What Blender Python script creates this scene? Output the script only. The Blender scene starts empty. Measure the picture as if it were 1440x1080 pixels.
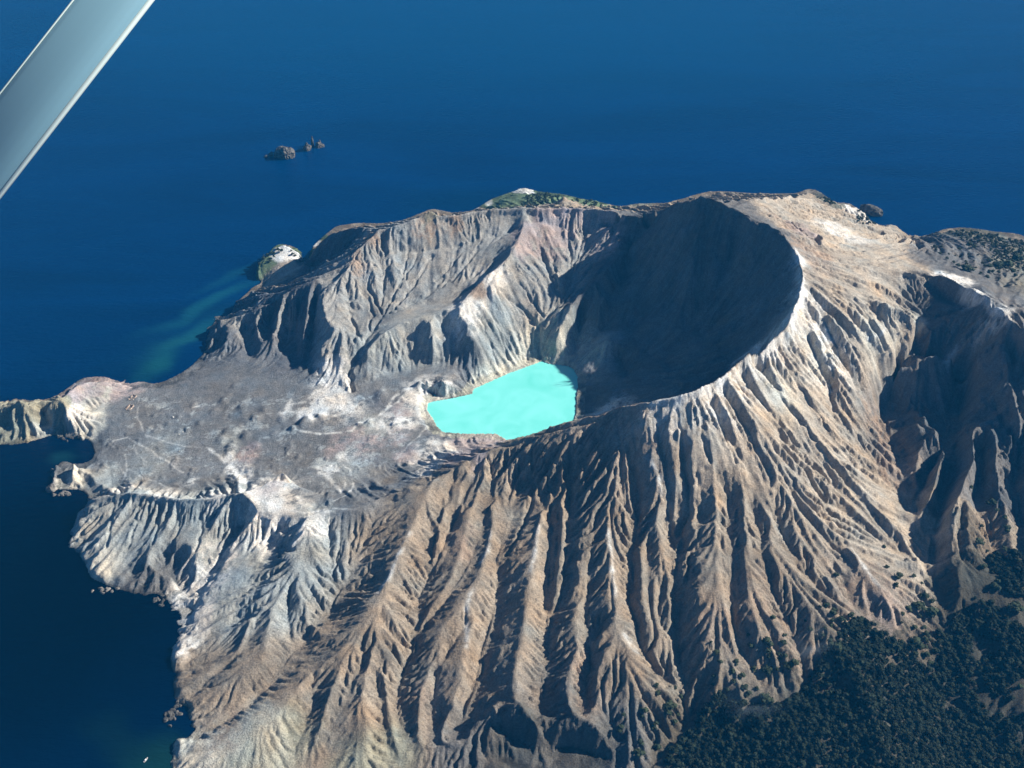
import bpy, math, random
import numpy as np
R = math.radians
C = bpy.context.scene.collection
random.seed(7)
rng = np.random.default_rng(11)

# ------------------------------------------------------------------ camera, light, exposure
CAM_H, PITCH, HFOV = 1400.0, R(36.0), R(50.0)
cam = bpy.data.cameras.new('camera'); cam.angle = HFOV; cam.sensor_fit = 'HORIZONTAL'
cam.clip_start = 0.2; cam.clip_end = 200000
co = bpy.data.objects.new('camera', cam); C.objects.link(co)
co.location = (0, 0, CAM_H); co.rotation_euler = (R(90) - PITCH, 0, 0)
bpy.context.scene.camera = co

SUN_EL, SUN_AZ = R(30.5), R(13)          # azimuth counted from +x towards +y
w = bpy.data.worlds.new('World'); bpy.context.scene.world = w; w.use_nodes = True
wn = w.node_tree.nodes; wl = w.node_tree.links; wn.clear()
sky = wn.new('ShaderNodeTexSky'); sky.sky_type = 'NISHITA'; sky.sun_disc = False
sky.sun_elevation = SUN_EL; sky.sun_rotation = math.pi / 2 - SUN_AZ
sky.air_density = 0.65; sky.dust_density = 0.05; sky.ozone_density = 4.0; sky.altitude = 1400
bg = wn.new('ShaderNodeBackground'); bg.inputs['Strength'].default_value = 0.05
wo = wn.new('ShaderNodeOutputWorld')
wl.new(sky.outputs[0], bg.inputs[0]); wl.new(bg.outputs[0], wo.inputs[0])
sl = bpy.data.lights.new('sun', 'SUN'); sl.energy = 5.0; sl.angle = R(0.5); sl.color = (1.0, 0.95, 0.86)
so = bpy.data.objects.new('sun', sl); C.objects.link(so)
sd = np.array([math.cos(SUN_EL) * math.cos(SUN_AZ), math.cos(SUN_EL) * math.sin(SUN_AZ), math.sin(SUN_EL)])
from mathutils import Vector
so.rotation_euler = Vector(sd).to_track_quat('Z', 'Y').to_euler()
vs = bpy.context.scene.view_settings
vs.view_transform = 'Standard'; vs.look = 'None'; vs.exposure = 0.9; vs.gamma = 1; vs.use_curve_mapping = False
cy = bpy.context.scene.cycles
cy.max_bounces = 5; cy.diffuse_bounces = 1; cy.volume_bounces = 0; cy.use_denoising = True

# ------------------------------------------------------------------ survey frame: sight line -> ground position at a known height
F = 720 / math.tan(HFOV / 2)
def W(u, v, z=0.0):
    dx = (u - 720) / F; dv = (v - 540) / F
    dy = math.cos(PITCH) - dv * math.sin(PITCH); dz = -math.sin(PITCH) - dv * math.cos(PITCH)
    t = (z - CAM_H) / dz
    return (dx * t, dy * t, z)
def line(s):
    """'u,v,z u,v u,v,z' -> world polyline; missing heights are interpolated along the line"""
    P = [[float(q) for q in t.split(',')] for t in s.split()]
    d = [0.0]
    for a, b in zip(P, P[1:]): d.append(d[-1] + math.hypot(b[0] - a[0], b[1] - a[1]))
    k = [i for i, p in enumerate(P) if len(p) > 2]
    zz = np.interp(d, [d[i] for i in k], [P[i][2] for i in k])
    out = []
    for p, z in zip(P, zz):
        q = W(p[0], p[1], z)
        if len(p) > 3: q = (q[0] + p[3], q[1] + p[4], q[2])
        out.append(q)
    return out

# ------------------------------------------------------------------ surveyed lines
COAST = line("""-90,655,0 0,629 13,633 20,630 50,624 67,617 95,616 118,618 126,628 128,643 118,650 104,648 96,643 84,644 74,650 68,668 67,690 80,695
 105,692 114,698 112,717 93,760 88,771 106,778 123,800 122,812 140,820 157,830 178,833 190,842 205,843 217,835 226,842 236,858 246,864 250,880 243,905 239,925 238,940 246,950 243,962
 238,968 240,985 250,988 262,1001 266,1020 267,1035 245,1034 236,1036 246,1042 240,1055 228,1065 234,1080 225,1120 235,1180 330,1230 450,1170 560,1125
 640,1112 760,1118 850,1130 930,1200 1050,1270 1250,1300 1450,1300 1650,1240 1780,1050 1820,850 1780,650 1700,500 1600,410 1500,372""")
COAST += line("1440,330,0,0,10 1413,327,0,0,12 1389,322 1365,318,0,0,0 1341,318 1317,322 1300,334 1293,338 1277,334 1267,322 1250,317 1233,317,0,0,12 1218,305,0,0,6 1210,292 1197,284 1175,284 1167,276 1147,264 1133,263 1120,270 1060,270 1000,266,0 932,284 886,285 875,288")
COAST += line("865,288,0 852,284 838,281 817,277 790,271 763,268 744,264 732,261 721,267 711,270 696,276 682,283 667,292 655,297 637,298 607,290 587,299 560,309 533,312 493,312 467,318 450,332 440,340 434,350 431,375 430,386 428,370 428,352 413,344 397,340 383,344 364,364 361,383 364,402 353,399 343,412 328,424 332,436 316,444 302,444 290,462 283,483 284,492 268,512 255,519 235,531 213,538 203,532 195,533 186,541 181,536 150,527 115,528 90,545 70,558 45,560 20,558 0,564 -60,562 -90,580")
LAKE = line("602,567,20 601,577 609,589 615,600 623,608 648,610 697,610 716,622 760,612 806,592 810,578 809,563 812,545 812,530 806,519 798,515 782,513 772,512 762,508 755,511 741,516 716,525 687,538 667,547 664,554 638,560 609,565")

RIM = ["120,697,45 153,697,50 173,691,58 197,693,60 233,698,62 267,702,65 310,697,72 323,690,80 337,692,82",
 "337,692,82 353,707,78 370,723,72 393,733,68 420,730,78 427,724,84 433,727,84 460,717,84 500,717,84 520,708,85 533,700,86 560,688,92 587,682,96 610,670,104 630,663,102 640,655,114 667,640,122 680,632,126 693,627,130 712,624,134 720,617,139 735,613,145 750,607,152 767,603,160 785,596,169 800,589,178 820,583,188 843,580,199 854,571,208 867,567,218 890,565,230 917,562,246 957,555,252 980,548,256 997,537,260 1020,523,264 1033,507,268 1063,490,272 1080,477,276 1100,457,280 1115,437,283 1125,413,287 1128,390,290 1123,363,295 1117,350,298 1103,330,302 1090,320,305 1067,308,308 1047,300,308 1030,292,308 1013,283,312 997,276,316 983,273,318 967,278,310 943,283,290 932,288,262 911,293,236 890,299,222 869,297,214 834,292,208 802,291,204 770,292,204 740,292,204 698,293,202 660,298,200 637,303,200 620,302,202 607,295,212 587,305,204 560,316,196 540,320,190 527,325,184 512,338,174 500,350,165 488,373,148 477,397,132 460,397,126 443,391,124"]
FAR = [  # the outer sides beyond the rim
 "527,325,184 500,318,150 467,323,120 450,337,80 440,348,30", "443,391,124 400,410,102 365,428,76 340,438,64 317,446,45 302,445,40",
 "500,350,150,-25,15 467,360,70 440,380,25", "383,347,38 363,367,30 362,383,22", "383,347,38 397,343,40 413,347,42 428,355,44 427,375,40 420,390,38 400,398,20",
 "353,404,48 343,418,38 330,425,30", "353,404,48 370,404,60 392,408,78", "367,402,10 400,402,20 425,393,30",
 "328,425,26 345,420,45 372,411,70", "365,430,62 392,418,85 396,410,90",
 "800,289,60 792,275,78 778,284,55 765,290,40", "792,275,78 810,284,50 830,291,40", "700,285,14 740,280,18 780,281,30 830,284,22 860,290,18 885,292,20 915,290,30", "720,272,12 760,274,14 820,280,14",
 "667,294,25 690,290,24 720,289,24",
 "1047,277,285 1060,275,282 1083,290,278 1100,300,274 1117,311,270 1143,328,262 1156,331,260 1160,344,258", "1020,280,290 1047,277,290", "1040,284,272 1060,284,266 1083,297,262 1100,307,260 1117,318,252 1140,335,246 1152,342,244",
 "1060,275,270 1100,278,220 1120,275,160 1133,269,120 1147,270,105 1167,280,70 1175,288,40", "1175,288,40 1197,287,90 1210,293,90 1225,305,70 1233,317,40",
 "1100,278,220 1140,290,190 1180,308,150 1230,322,110 1267,334,90 1293,337,60", "1233,317,40 1250,315,95 1262,318,90 1277,331,60",
 "1293,336,60 1300,331,80 1317,323,100 1341,322,110 1365,323,110 1389,328,112 1413,334,116 1440,337,120 1500,352,120",
 "1150,350,256 1185,360,246 1220,372,236 1250,378,228 1278,380,222", "1200,340,205 1250,350,190 1290,352,170 1330,350,150", "1330,380,190 1380,390,200 1440,400,215",
 "1300,350,150 1350,352,140 1420,366,150",
 "1274,380,228 1285,378,232 1300,380,232 1320,383,232 1340,394,236 1360,407,242 1385,420,252 1405,436,262 1440,462,255 1500,500,235 1600,560,160 1700,640,60",
 "1405,436,262 1440,432,258 1500,440,240 1600,480,150", "1276,392,205 1300,400,196 1322,412,196 1345,428,202 1370,440,214",
 "1285,415,200 1300,440,190 1310,470,180 1300,500,166", "1330,470,184 1350,480,186",
 "1230,425,238 1237,440,228 1245,458,216 1257,475,200 1260,500,176 1263,512,160", "1292,440,188 1296,452,182 1286,475,172 1283,492,164 1270,506,156 1263,512,152",
 "1240,425,246 1270,430,238 1285,440,228 1290,447,216 1288,460,205 1282,478,186 1270,500,166", "1180,400,262 1215,420,252 1238,455,228 1252,482,205 1258,500,180",
]
RIGHT = [
 "1134,425,270 1150,450,245 1167,480,220 1180,500,200 1200,530,175 1215,560,150 1222,590,130 1223,627,112 1233,667,95 1253,707,82 1280,740,72 1293,773,64 1307,807,56 1320,843,50 1322,877,44 1350,907,38 1367,953,28 1380,993,18 1403,1037,8 1417,1070,2 1440,1120,0",
 "1137,470,232 1150,500,212 1167,530,184 1173,580,158 1190,620,138 1207,647,122 1225,665,108",
 "1128,410,284 1160,435,262 1195,465,240 1215,490,222 1228,510,200 1225,522,185",
 "1128,415,280 1145,455,256 1165,490,236 1190,520,212 1205,545,190 1213,565,165", "1263,512,150 1250,530,140 1235,550,132 1225,570,125",
 "1260,513,168 1285,505,172 1310,503,176 1330,496,180 1345,490,184 1357,484,190 1373,474,204 1385,462,226 1395,450,244 1405,437,262",
 "1395,452,236 1390,478,212 1378,490,198 1376,505,186 1385,528,170 1376,547,158 1390,565,146 1405,590,134 1420,625,120 1425,650,108 1418,680,96",
 "1280,525,100 1310,540,92 1345,545,90 1360,540,110", "1262,530,110 1245,570,90 1250,610,80 1265,650,72 1270,690,66 1280,720,62",
 "1355,560,88 1340,590,82 1330,620,74 1318,650,70 1300,670,66 1288,720,60",
 "1300,530,150 1303,545,130 1310,560,112 1300,575,104", "1300,582,118 1303,598,118 1297,625,106 1290,645,94 1280,665,80",
 "1322,600,122 1328,616,126 1324,640,122 1318,670,110 1306,700,96 1295,740,74", "1300,640,92 1290,680,78",
 "1357,595,118 1365,612,142 1372,640,142 1355,680,132 1345,700,122 1337,740,106 1338,790,84 1348,830,72 1375,850,66 1400,880,50",
 "1393,605,134 1396,640,132 1405,680,120 1415,720,92 1425,760,80 1430,800,70", "1383,630,100 1380,680,84 1372,710,76 1385,760,64 1400,800,60",
 "1345,625,88 1335,660,76 1322,700,64 1315,750,56 1310,790,54",
 "1422,610,120 1432,650,96 1425,690,80 1440,740,64 1450,800,50", "1440,480,215 1450,540,172 1455,600,148 1460,680,116 1462,740,98 1470,850,70",
 "1420,500,190 1430,560,160 1440,600,140 1443,660,105", "1410,480,225 1420,530,190 1432,580,165 1438,620,145",
 "1400,560,150 1412,600,128 1424,640,106",
 "1375,850,66 1400,900,50 1430,960,36 1440,1000,30 1460,1060,20", "1340,960,20 1345,1030,8 1360,1090,2", "1385,870,50 1380,940,26",
]
GUL = [
 "520,716,82 513,763,58 500,795,50 490,817,44 467,853,34 433,897,26 400,940,20 387,957,18 380,967,16 357,987,12 323,1013,7 297,1027,3 270,1036,0",
 "547,700,84 510,753,62", "463,722,82 463,753,64 467,813,50 472,833,44", "640,663,103 630,700,86 613,767,66 607,800,56 590,847,44 585,887,36 583,917,30 568,937,24 560,975,16 563,1005,10 568,1035,4 573,1060,2",
 "672,655,106 655,700,84 633,750,70 617,790,60 607,805,54", "712,640,122 700,680,98 688,720,82 667,780,66 645,820,58 627,847,52 600,875,42 588,895,36",
 "733,650,118 728,690,92 720,733,80 710,757,74 702,777,66 700,800,62 697,853,48 690,880,42 683,903,36 675,947,26 655,990,16 643,1020,10 635,1040,4",
 "645,895,44 625,930,34 612,953,28 610,985,18 608,1025,8 606,1045,4",
 "768,630,146 777,687,114 775,733,88 772,787,74 768,837,60 770,887,48 767,937,36 764,975,28 760,1003,20",
 "803,620,160 803,687,118 800,713,102 798,750,90 793,800,76 788,840,64 777,870,54 771,890,46",
 "843,600,188 845,660,156 843,690,140 840,720,124 836,750,108 828,800,88 823,853,70 820,880,62 828,915,52 832,937,46 825,960,38 822,987,30 815,1003,26",
 "880,610,190 888,650,160 898,690,134 898,730,112 890,770,96 890,813,82 887,853,68 897,893,56 910,927,46 923,947,40 940,962,34 953,973,30 963,995,22 965,1012,14 950,1040,8 927,1067,4 905,1100,0",
 "925,600,205 932,640,176 940,690,146 943,730,120 942,760,104 945,800,92 950,830,80 950,877,62 952,905,54 958,935,42 963,960,34 965,985,26",
 "908,745,116 914,790,100 927,820,88 925,850,76 930,880,64 945,900,58", "958,610,200 962,660,166 970,690,146 972,720,128 962,735,116 957,750,106 955,790,94 948,825,82",
 "980,650,176 985,690,150 985,730,124 976,765,110 970,800,100 962,830,88 957,870,72 957,900,58",
 "975,570,240 985,620,200 1000,650,180 1020,690,150 1027,720,134 1028,760,118 1030,800,104 1030,853,86 1033,887,74 1050,927,58 1063,950,50 1075,980,40",
 "1000,560,236 1020,600,206 1040,640,180 1060,690,152 1068,740,126 1073,787,110 1087,830,94 1103,867,80 1113,893,70 1130,933,56 1133,960,44 1125,990,34",
 "1020,550,232 1050,600,200 1075,650,168 1085,690,146 1095,730,126 1105,760,114 1120,787,104 1143,817,92 1167,837,82 1203,853,70 1227,870,62 1245,885,55",
 "1045,530,232 1080,580,200 1110,625,170 1135,670,140 1160,700,122 1180,740,108 1193,803,88 1203,847,74",
 "1060,510,240 1100,555,208 1140,610,168 1170,650,142 1200,690,116 1225,720,98 1255,760,80 1285,790,66",
 "523,907,50 510,933,44 493,973,34 473,1013,24 467,1053,14 455,1090,4", "440,930,36 440,997,22 423,1040,12 415,1090,4", "536,925,44 530,960,34 540,1000,20 545,1040,10 550,1090,2",
 "380,800,52 333,867,30 300,900,18 270,927,8 245,942,0", "412,815,58 407,833,50 404,870,38 407,907,30 400,930,24", "380,870,42 347,907,28 327,933,20 290,962,10 268,987,3",
 "345,735,44 330,760,34 310,785,26 290,810,16 270,832,8", "395,745,50 380,765,44 370,790,38",
 "1145,800,100 1150,840,88", "845,880,56 838,905,50", "655,880,46 640,905,40",
 "985,700,142 978,740,118", "750,620,144 750,660,120 760,700,98 772,740,84", "690,650,110 690,690,92 680,730,82 668,765,72",
 "1100,500,240 1125,540,212 1150,590,180 1180,640,142",
]
RDG = [
 "610,670,104 597,707,98 577,747,92 562,780,86 543,820,78 530,840,74 510,865,66 487,903,56 455,935,48 413,965,40 370,1000,34 333,1015,28 290,1032,22 262,1037,17",
 "527,880,66 520,925,56 515,963,48 520,1010,36 515,1050,28 505,1090,18", "487,903,56 465,960,46 450,1000,36 440,1040,26", "543,820,80 560,870,62 565,910,50 545,940,44 545,980,34 553,1010,24 558,1045,16",
 "420,965,40 395,1010,32 385,1050,22 370,1090,14", "350,1015,28 330,1050,22 300,1080,14",
 "640,655,104 625,700,98 618,735,90 612,765,78 602,800,64", "662,645,112 652,690,100 642,725,88 628,765,76 612,795,62",
 "693,628,129 680,665,112 670,695,98 660,730,92 650,770,82 640,800,74 620,830,64 605,855,54 592,880,44",
 "712,624,134 707,650,120 697,685,100 690,715,96 690,745,90 687,775,86 672,815,76 645,835,72 625,875,62 605,915,52 622,907,56 610,935,48 590,960,44 587,1003,32 590,1040,18 597,1060,8",
 "687,775,86 672,830,72 667,870,64 657,913,56 652,940,48 640,975,38 627,1010,24 618,1045,12", "667,870,60 640,885,52 625,915,44",
 "705,890,54 697,920,48 692,960,42 690,985,34 672,1000,30 660,1030,24 650,1060,12",
 "735,612,145 742,640,138 768,655,132 776,665,129 768,700,116 757,740,104 755,773,98 747,800,92 742,840,82 737,877,74 733,910,66 725,950,56 725,980,56 740,990,56 750,1000,54",
 "790,640,148 790,700,118 788,760,92 782,810,80 780,845,66", "800,592,180 815,650,150 820,700,128 815,745,112 808,795,98 806,840,88 805,870,80 810,910,66 800,935,60 797,960,62 807,980,58 812,1000,56 830,1013,50 848,1028,38 857,1050,14",
 "850,578,204 868,620,180 862,670,160 858,720,134 857,750,126 862,803,110 862,853,96 868,875,90 880,900,80 893,925,70 900,960,58 893,1000,46 900,1040,34 897,1070,18",
 "862,853,96 845,885,82 842,920,68 838,960,54 850,1000,34 870,1040,20", "880,900,80 905,935,66 930,965,52 950,990,38 955,1010,28 930,1045,18",
 "905,640,184 915,645,182 925,675,164 928,700,150 918,730,128 912,745,124 903,760,112 898,800,98 905,840,88 915,870,80 930,905,66 945,940,52 957,975,40",
 "900,565,240 912,600,214 915,640,184", "940,570,240 947,620,204 952,670,170 948,710,142 936,740,118 937,780,106 940,820,92 942,860,80",
 "965,565,242 972,620,206 978,670,172 976,710,144 968,760,118 960,800,100", "985,730,136 975,770,122 974,830,108 983,873,94 993,905,82 1007,937,70 1022,955,60 1037,967,52 1055,985,44 1075,1005,34",
 "985,560,248 998,610,216 1005,660,182 1008,700,156 1008,750,132 1012,800,114 1022,850,98 1030,890,84", "1010,550,248 1030,590,222 1050,650,182 1050,700,156 1048,750,136 1050,800,120 1055,853,104 1075,890,90 1093,920,74 1110,945,62 1122,970,48",
 "1030,535,250 1060,590,214 1090,660,170 1090,700,148 1085,750,132 1093,790,120 1110,815,112 1133,833,104 1157,870,90 1180,893,78 1190,905,68",
 "1055,520,250 1090,575,212 1125,635,172 1145,680,146 1165,720,126 1185,750,114 1200,775,106 1220,805,98 1243,833,88 1260,848,80 1290,877,64 1313,917,48 1320,945,34",
 "1075,500,252 1110,550,220 1155,610,176 1190,655,142 1220,690,120 1250,725,102 1270,745,94 1285,770,84 1300,800,74 1312,833,62",
 "1095,485,256 1130,530,222 1160,580,184 1195,630,144 1215,660,122", "1140,690,146 1150,740,122 1165,780,108 1172,820,94", "1115,740,128 1130,790,112",
 "427,724,84 420,745,80 407,770,72 400,790,66 385,830,56 373,880,48 373,913,40 355,940,34 320,960,28 285,975,22 250,980,14", "400,790,66 375,815,58 357,847,48 343,887,38 323,937,28 280,950,20 252,965,12",
 "405,800,66 417,827,64 430,855,54 443,887,44 437,895,36", "425,745,80 445,790,64 458,830,54 465,845,46", "440,722,84 446,770,70 455,810,58", "485,718,84 487,760,68 485,800,56",
 "353,712,78 345,725,70 370,735,64 395,745,66 405,765,68", "353,707,78 340,735,56 322,765,42 300,800,32 283,833,24 266,865,18 258,890,14 245,922,8", "370,790,44 340,825,36 310,870,26 275,905,14",
 "120,699,42 120,730,30 133,760,24 127,790,18 140,815,8", "197,780,40 203,775,42 213,790,36 215,820,14", "150,700,46 160,740,32 155,780,20 165,815,8", "185,760,28 170,780,16 160,820,4", "268,765,44 274,785,40 270,810,26 262,835,8", "213,768,36 230,762,38 250,768,38 268,765,44", "222,800,8 235,808,5 250,818,3 256,838,1", "178,795,8 190,815,3", "235,770,20 230,800,8 240,840,2",
 "205,730,40 250,740,36 290,745,34",
 "690,985,48 712,1001,50 740,1000,56 760,1018,50", "705,1028,8 730,1045,6 748,1062,5", "770,1058,6 800,1050,6 850,1066,4", "785,1012,52 806,1008,54 830,1013,50 853,1031,38 857,1055,18", "690,1066,4 740,1078,3 850,1082,3", "690,985,44 705,1010,30 718,1045,14 725,1075,4", "620,1050,14 640,1040,18 655,1045,16 665,1075,8", "750,1050,16 762,1052,14 770,1075,4", "760,1020,30 757,1012,38 745,1002,42",
 "893,1077,12 960,1085,8 1000,1040,12 1050,1030,22", "1060,1010,34 1120,1060,40 1200,1100,30", "1190,905,66 1200,950,72 1230,1000,66 1260,1060,50 1290,1130,30", "1320,945,34 1330,1000,26 1335,1060,16", "1130,990,40 1150,1040,44 1160,1100,30",
 "240,1036,8 300,1036,18 340,1030,24", "236,1066,7 290,1068,18",
]
CRATER = [
 # dirt floor of the breached crater and its swales
 "128,640,2 150,648,4 158,680,7 152,694,30", "200,640,9 300,650,13 330,665,18", "160,600,10 250,600,14 330,600,17 400,610,22", "200,555,7 280,560,14 350,555,22 430,560,26",
 "270,520,5 310,520,16 360,530,22 420,540,28 465,552,32", "410,640,26 480,650,30 560,650,36 600,640,42", "480,580,28 540,575,32 590,590,30", "350,680,40 420,690,36 470,690,40 520,680,48 560,665,56", "600,600,30 610,625,40 650,625,44 690,618,50",
 "397,662,76 385,672,72 365,682,72 345,690,80", "397,662,76 415,675,66 435,695,60 450,708,62", "397,662,76 408,688,66 425,715,72", "210,680,16 260,690,18 310,685,28", "230,660,11 260,675,16", "620,560,24 600,540,34 590,560,32 600,590,26",
 "585,540,46 600,532,56 625,535,56 640,540,46 650,556,24", "560,530,36 620,518,42 650,520,46",
 # western wall and its spurs
 "302,445,42 300,465,34 290,490,14", "318,450,44 315,480,34 312,505,18", "363,433,72 360,450,62 365,480,46 372,505,28", "332,452,44 342,480,32 350,505,22", "345,446,52 343,475,26 348,500,19", "302,470,18 300,490,12",
 "396,414,98 390,440,86 383,470,60 385,505,30", "404,420,92 404,455,58 400,495,30", "384,425,80 376,450,52 375,480,34", "441,396,122 434,412,116 432,440,100 426,462,84 421,482,64 420,508,32", "420,420,92 416,450,64 412,480,44 412,512,28", "446,415,100 440,455,68 434,490,50 430,518,30", "352,436,68 350,455,56 352,480,36 358,500,24",
 "445,393,124 449,420,114 452,440,106 463,455,100 471,462,96 472,480,82 470,500,66 476,520,50 488,540,40 480,550,32", "458,465,86 452,490,76 448,520,44 452,545,32",
 "540,447,94 528,468,84 516,486,74 500,510,54 491,522,46 496,550,32", "497,480,78 505,460,86 500,440,94 490,420,106", "503,470,88 512,480,78", "560,440,94 600,432,96 630,425,102 655,410,112",
 "480,470,90 478,490,78 484,510,60", "471,462,96 490,470,88 503,474,80",
 "516,489,84 533,472,94 567,454,101 600,443,106 620,437,110 647,432,120", "500,548,34 550,525,38 600,513,42 633,507,48", "533,485,80 528,510,58 522,530,44", "590,455,100 585,480,72 580,505,52", "607,450,112 608,475,88 604,500,58", "625,450,98 620,475,74",
 "740,297,198 737,315,188 728,340,176 720,353,170 712,365,164 700,375,156 683,385,148 665,408,132 647,432,121 655,450,108 663,470,96 675,490,72 683,505,56 680,530,26",
 "650,440,122 640,460,92 636,490,64 650,515,46", "690,400,138 700,430,112 705,465,78 712,500,40", "740,400,128 735,430,100 745,470,60 742,505,26",
 "788,330,168 790,380,134 789,425,104 775,440,92 760,452,84 758,480,52 760,502,26", "760,340,162 768,380,134 780,410,112", "830,320,172 818,360,140 800,400,116 790,425,104",
 "705,340,166 690,375,140 670,400,124 640,420,110", "935,300,230 905,325,196 880,350,176 865,368,162 850,383,150 835,398,140 817,413,128 806,428,118 797,440,108 790,455,92 783,473,72 775,492,46",
 "850,413,130 843,430,112 842,457,84", "820,435,90 812,470,56 806,500,30",
 "852,477,84 870,483,80 890,489,76 910,497,72 940,517,80 960,535,120", "852,477,84 848,500,60 835,515,36", "870,500,50 880,525,46 868,540,50",
 "983,276,316 981,310,276 978,340,245 970,400,176 950,450,122 925,478,92", "1047,300,308 1040,330,262 1025,370,212 1000,420,155 960,465,106", "1095,325,303 1080,355,255 1055,395,205 1020,440,150 985,475,108",
 "1126,390,289 1105,402,252 1075,425,208 1040,455,158 1005,485,118", "1110,445,281 1092,450,240 1065,470,190 1035,490,148",
 "1063,490,160,8,-50 1033,507,140,0,-60 997,537,120,0,-65 957,555,105,0,-65 917,562,90,0,-65 867,567,60,0,-65 843,580,30,0,-50", "940,283,286 930,330,222 915,380,160 900,430,112 885,468,78",
 "905,297,230 890,340,172 872,390,128 855,440,96 845,465,72",
 # fluted cliff band under the far rim
 "500,375,146 520,362,150 560,352,150 600,350,152 640,345,156 690,335,160 720,325,168", "750,312,182 800,318,176 850,316,180 890,314,186 915,320,196",
 "560,400,122 620,400,118 670,390,126", "480,420,114 520,425,104 560,425,100",
]
SPIRES = [
 "100,644,34 106,652,26 118,665,14 128,675,10 140,690,8", "79,644,30 84,652,16", "70,652,14 73,668,12 78,685,6", "68,676,12 74,688,8", "98,655,30 103,668,18 112,680,10", "142,680,16 146,690,10", "88,655,3 90,680,2", "118,672,3 122,688,2", 
 "0,573,40 20,562,60 35,565,58 55,567,52 66,564,56 80,560,54 90,557,52 100,547,46 115,536,40 130,532,34 150,533,28 170,537,18 183,543,8", "13,575,50 18,600,24 20,615,10", "88,560,54 92,580,46 100,592,32 108,605,16 115,614,10", "66,568,50 62,590,6 70,608,3", "100,570,44 115,585,30 122,605,14 125,614,10",
 "35,570,54 45,590,34 55,605,14 62,614,4", "-40,575,36 0,573,40", "5,590,24 8,610,6", "125,575,16 160,570,10 180,556,8", "80,612,6 105,612,7",
]
ALL = RIM + FAR + RIGHT + GUL + RDG + CRATER + SPIRES

# ------------------------------------------------------------------ height field
X0, X1, Y0, Y1 = -1180.0, 1480.0, 740.0, 3010.0
CELL = 2.1
NX = int((X1 - X0) / CELL); NY = int((Y1 - Y0) / CELL)
NX -= NX % 8; NY -= NY % 8
xs = X0 + CELL * np.arange(NX); ys = Y0 + CELL * np.arange(NY)
GX, GY = np.meshgrid(xs, ys)

def inside(poly, X, Y):
    r = np.zeros(X.shape, bool); n = len(poly)
    for i in range(n):
        x1, y1 = poly[i][:2]; x2, y2 = poly[(i + 1) % n][:2]
        if y1 == y2: continue
        c = ((y1 > Y) != (y2 > Y)) & (X < (x2 - x1) * (Y - y1) / (y2 - y1) + x1)
        r ^= c
    return r
def raster(lines, cell, nx, ny):
    s = np.zeros(nx * ny); n = np.zeros(nx * ny)
    for L in lines:
        for a, b in zip(L, L[1:]):
            k = max(2, int(math.hypot(b[0] - a[0], b[1] - a[1]) / cell * 2) + 1)
            t = np.linspace(0, 1, k)
            x = a[0] + (b[0] - a[0]) * t; y = a[1] + (b[1] - a[1]) * t; z = a[2] + (b[2] - a[2]) * t
            i = np.round((x - X0) / cell).astype(int); j = np.round((y - Y0) / cell).astype(int)
            ok = (i >= 0) & (i < nx) & (j >= 0) & (j < ny)
            q = (j * nx + i)[ok]
            s += np.bincount(q, z[ok], nx * ny); n += np.bincount(q, None, nx * ny)
    m = n > 0
    z = np.zeros(nx * ny); z[m] = s[m] / n[m]
    return z.reshape(ny, nx), m.reshape(ny, nx)
def up2(a, ny, nx):
    h, w_ = a.shape
    jj = np.clip((np.arange(ny)) / 2.0, 0, h - 1.001); ii = np.clip(np.arange(nx) / 2.0, 0, w_ - 1.001)
    j0 = jj.astype(int); fj = (jj - j0)[:, None]; i0 = ii.astype(int); fi = (ii - i0)[None]
    b = a[j0] * (1 - fj) + a[j0 + 1] * fj
    return b[:, i0] * (1 - fi) + b[:, i0 + 1] * fi
def noise(cell_m, seed, octs=4, gain=0.5, sx=1.0, sy=1.0):
    r = np.random.default_rng(seed); out = np.zeros((NY, NX)); amp = 1.0; tot = 0
    for o in range(octs):
        c = max(cell_m / (2 ** o), CELL)
        fx = (xs - X0) / (c * sx); fy = (ys - Y0) / (c * sy)
        g = r.standard_normal((int(fy[-1]) + 3, int(fx[-1]) + 3))
        j0 = fy.astype(int); i0 = fx.astype(int); a = fy - j0; b = fx - i0
        a = (a * a * (3 - 2 * a))[:, None]; b = (b * b * (3 - 2 * b))[None]
        q = (g[j0] * (1 - a) + g[j0 + 1] * a)
        out += amp * (q[:, i0] * (1 - b) + q[:, i0 + 1] * b); tot += amp * amp; amp *= gain
    return out / math.sqrt(tot)
def blur(a, r, it=2):
    r = int(max(1, r))
    for _ in range(it):
        for ax in (0, 1):
            p = np.pad(a, [(r + 1, r) if k == ax else (0, 0) for k in (0, 1)], mode='edge')
            c = np.cumsum(p, axis=ax)
            n = a.shape[ax]
            a = (np.take(c, range(2 * r + 1, 2 * r + 1 + n), axis=ax) - np.take(c, range(0, n), axis=ax)) / (2 * r + 1)
    return a

def relief(L, amt):
    n = len(L); d = [0.0]
    for a, b in zip(L, L[1:]): d.append(d[-1] + math.dist(a[:2], b[:2]))
    out = []
    for p, q in zip(L, d):
        t = q / d[-1]; dz = amt * min(1, 6 * t, 6 * (1 - t) + 0.3) 
        z = max(p[2] + dz, 0.3); k = (CAM_H - z) / (CAM_H - p[2])
        out.append((p[0] * k, p[1] * k, z))
    return out
def densify(L, step=14, wig=2.2):
    out = [L[0]]
    for a, b in zip(L, L[1:]):
        n = max(1, int(math.dist(a[:2], b[:2]) / step)); l = math.dist(a[:2], b[:2]) + 1e-6
        px, py = -(b[1] - a[1]) / l, (b[0] - a[0]) / l
        for k in range(1, n + 1):
            t = k / n; o = rng.normal() * wig if k < n else 0
            out.append((a[0] + (b[0] - a[0]) * t + px * o, a[1] + (b[1] - a[1]) * t + py * o, a[2] + (b[2] - a[2]) * t))
    return out
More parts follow.
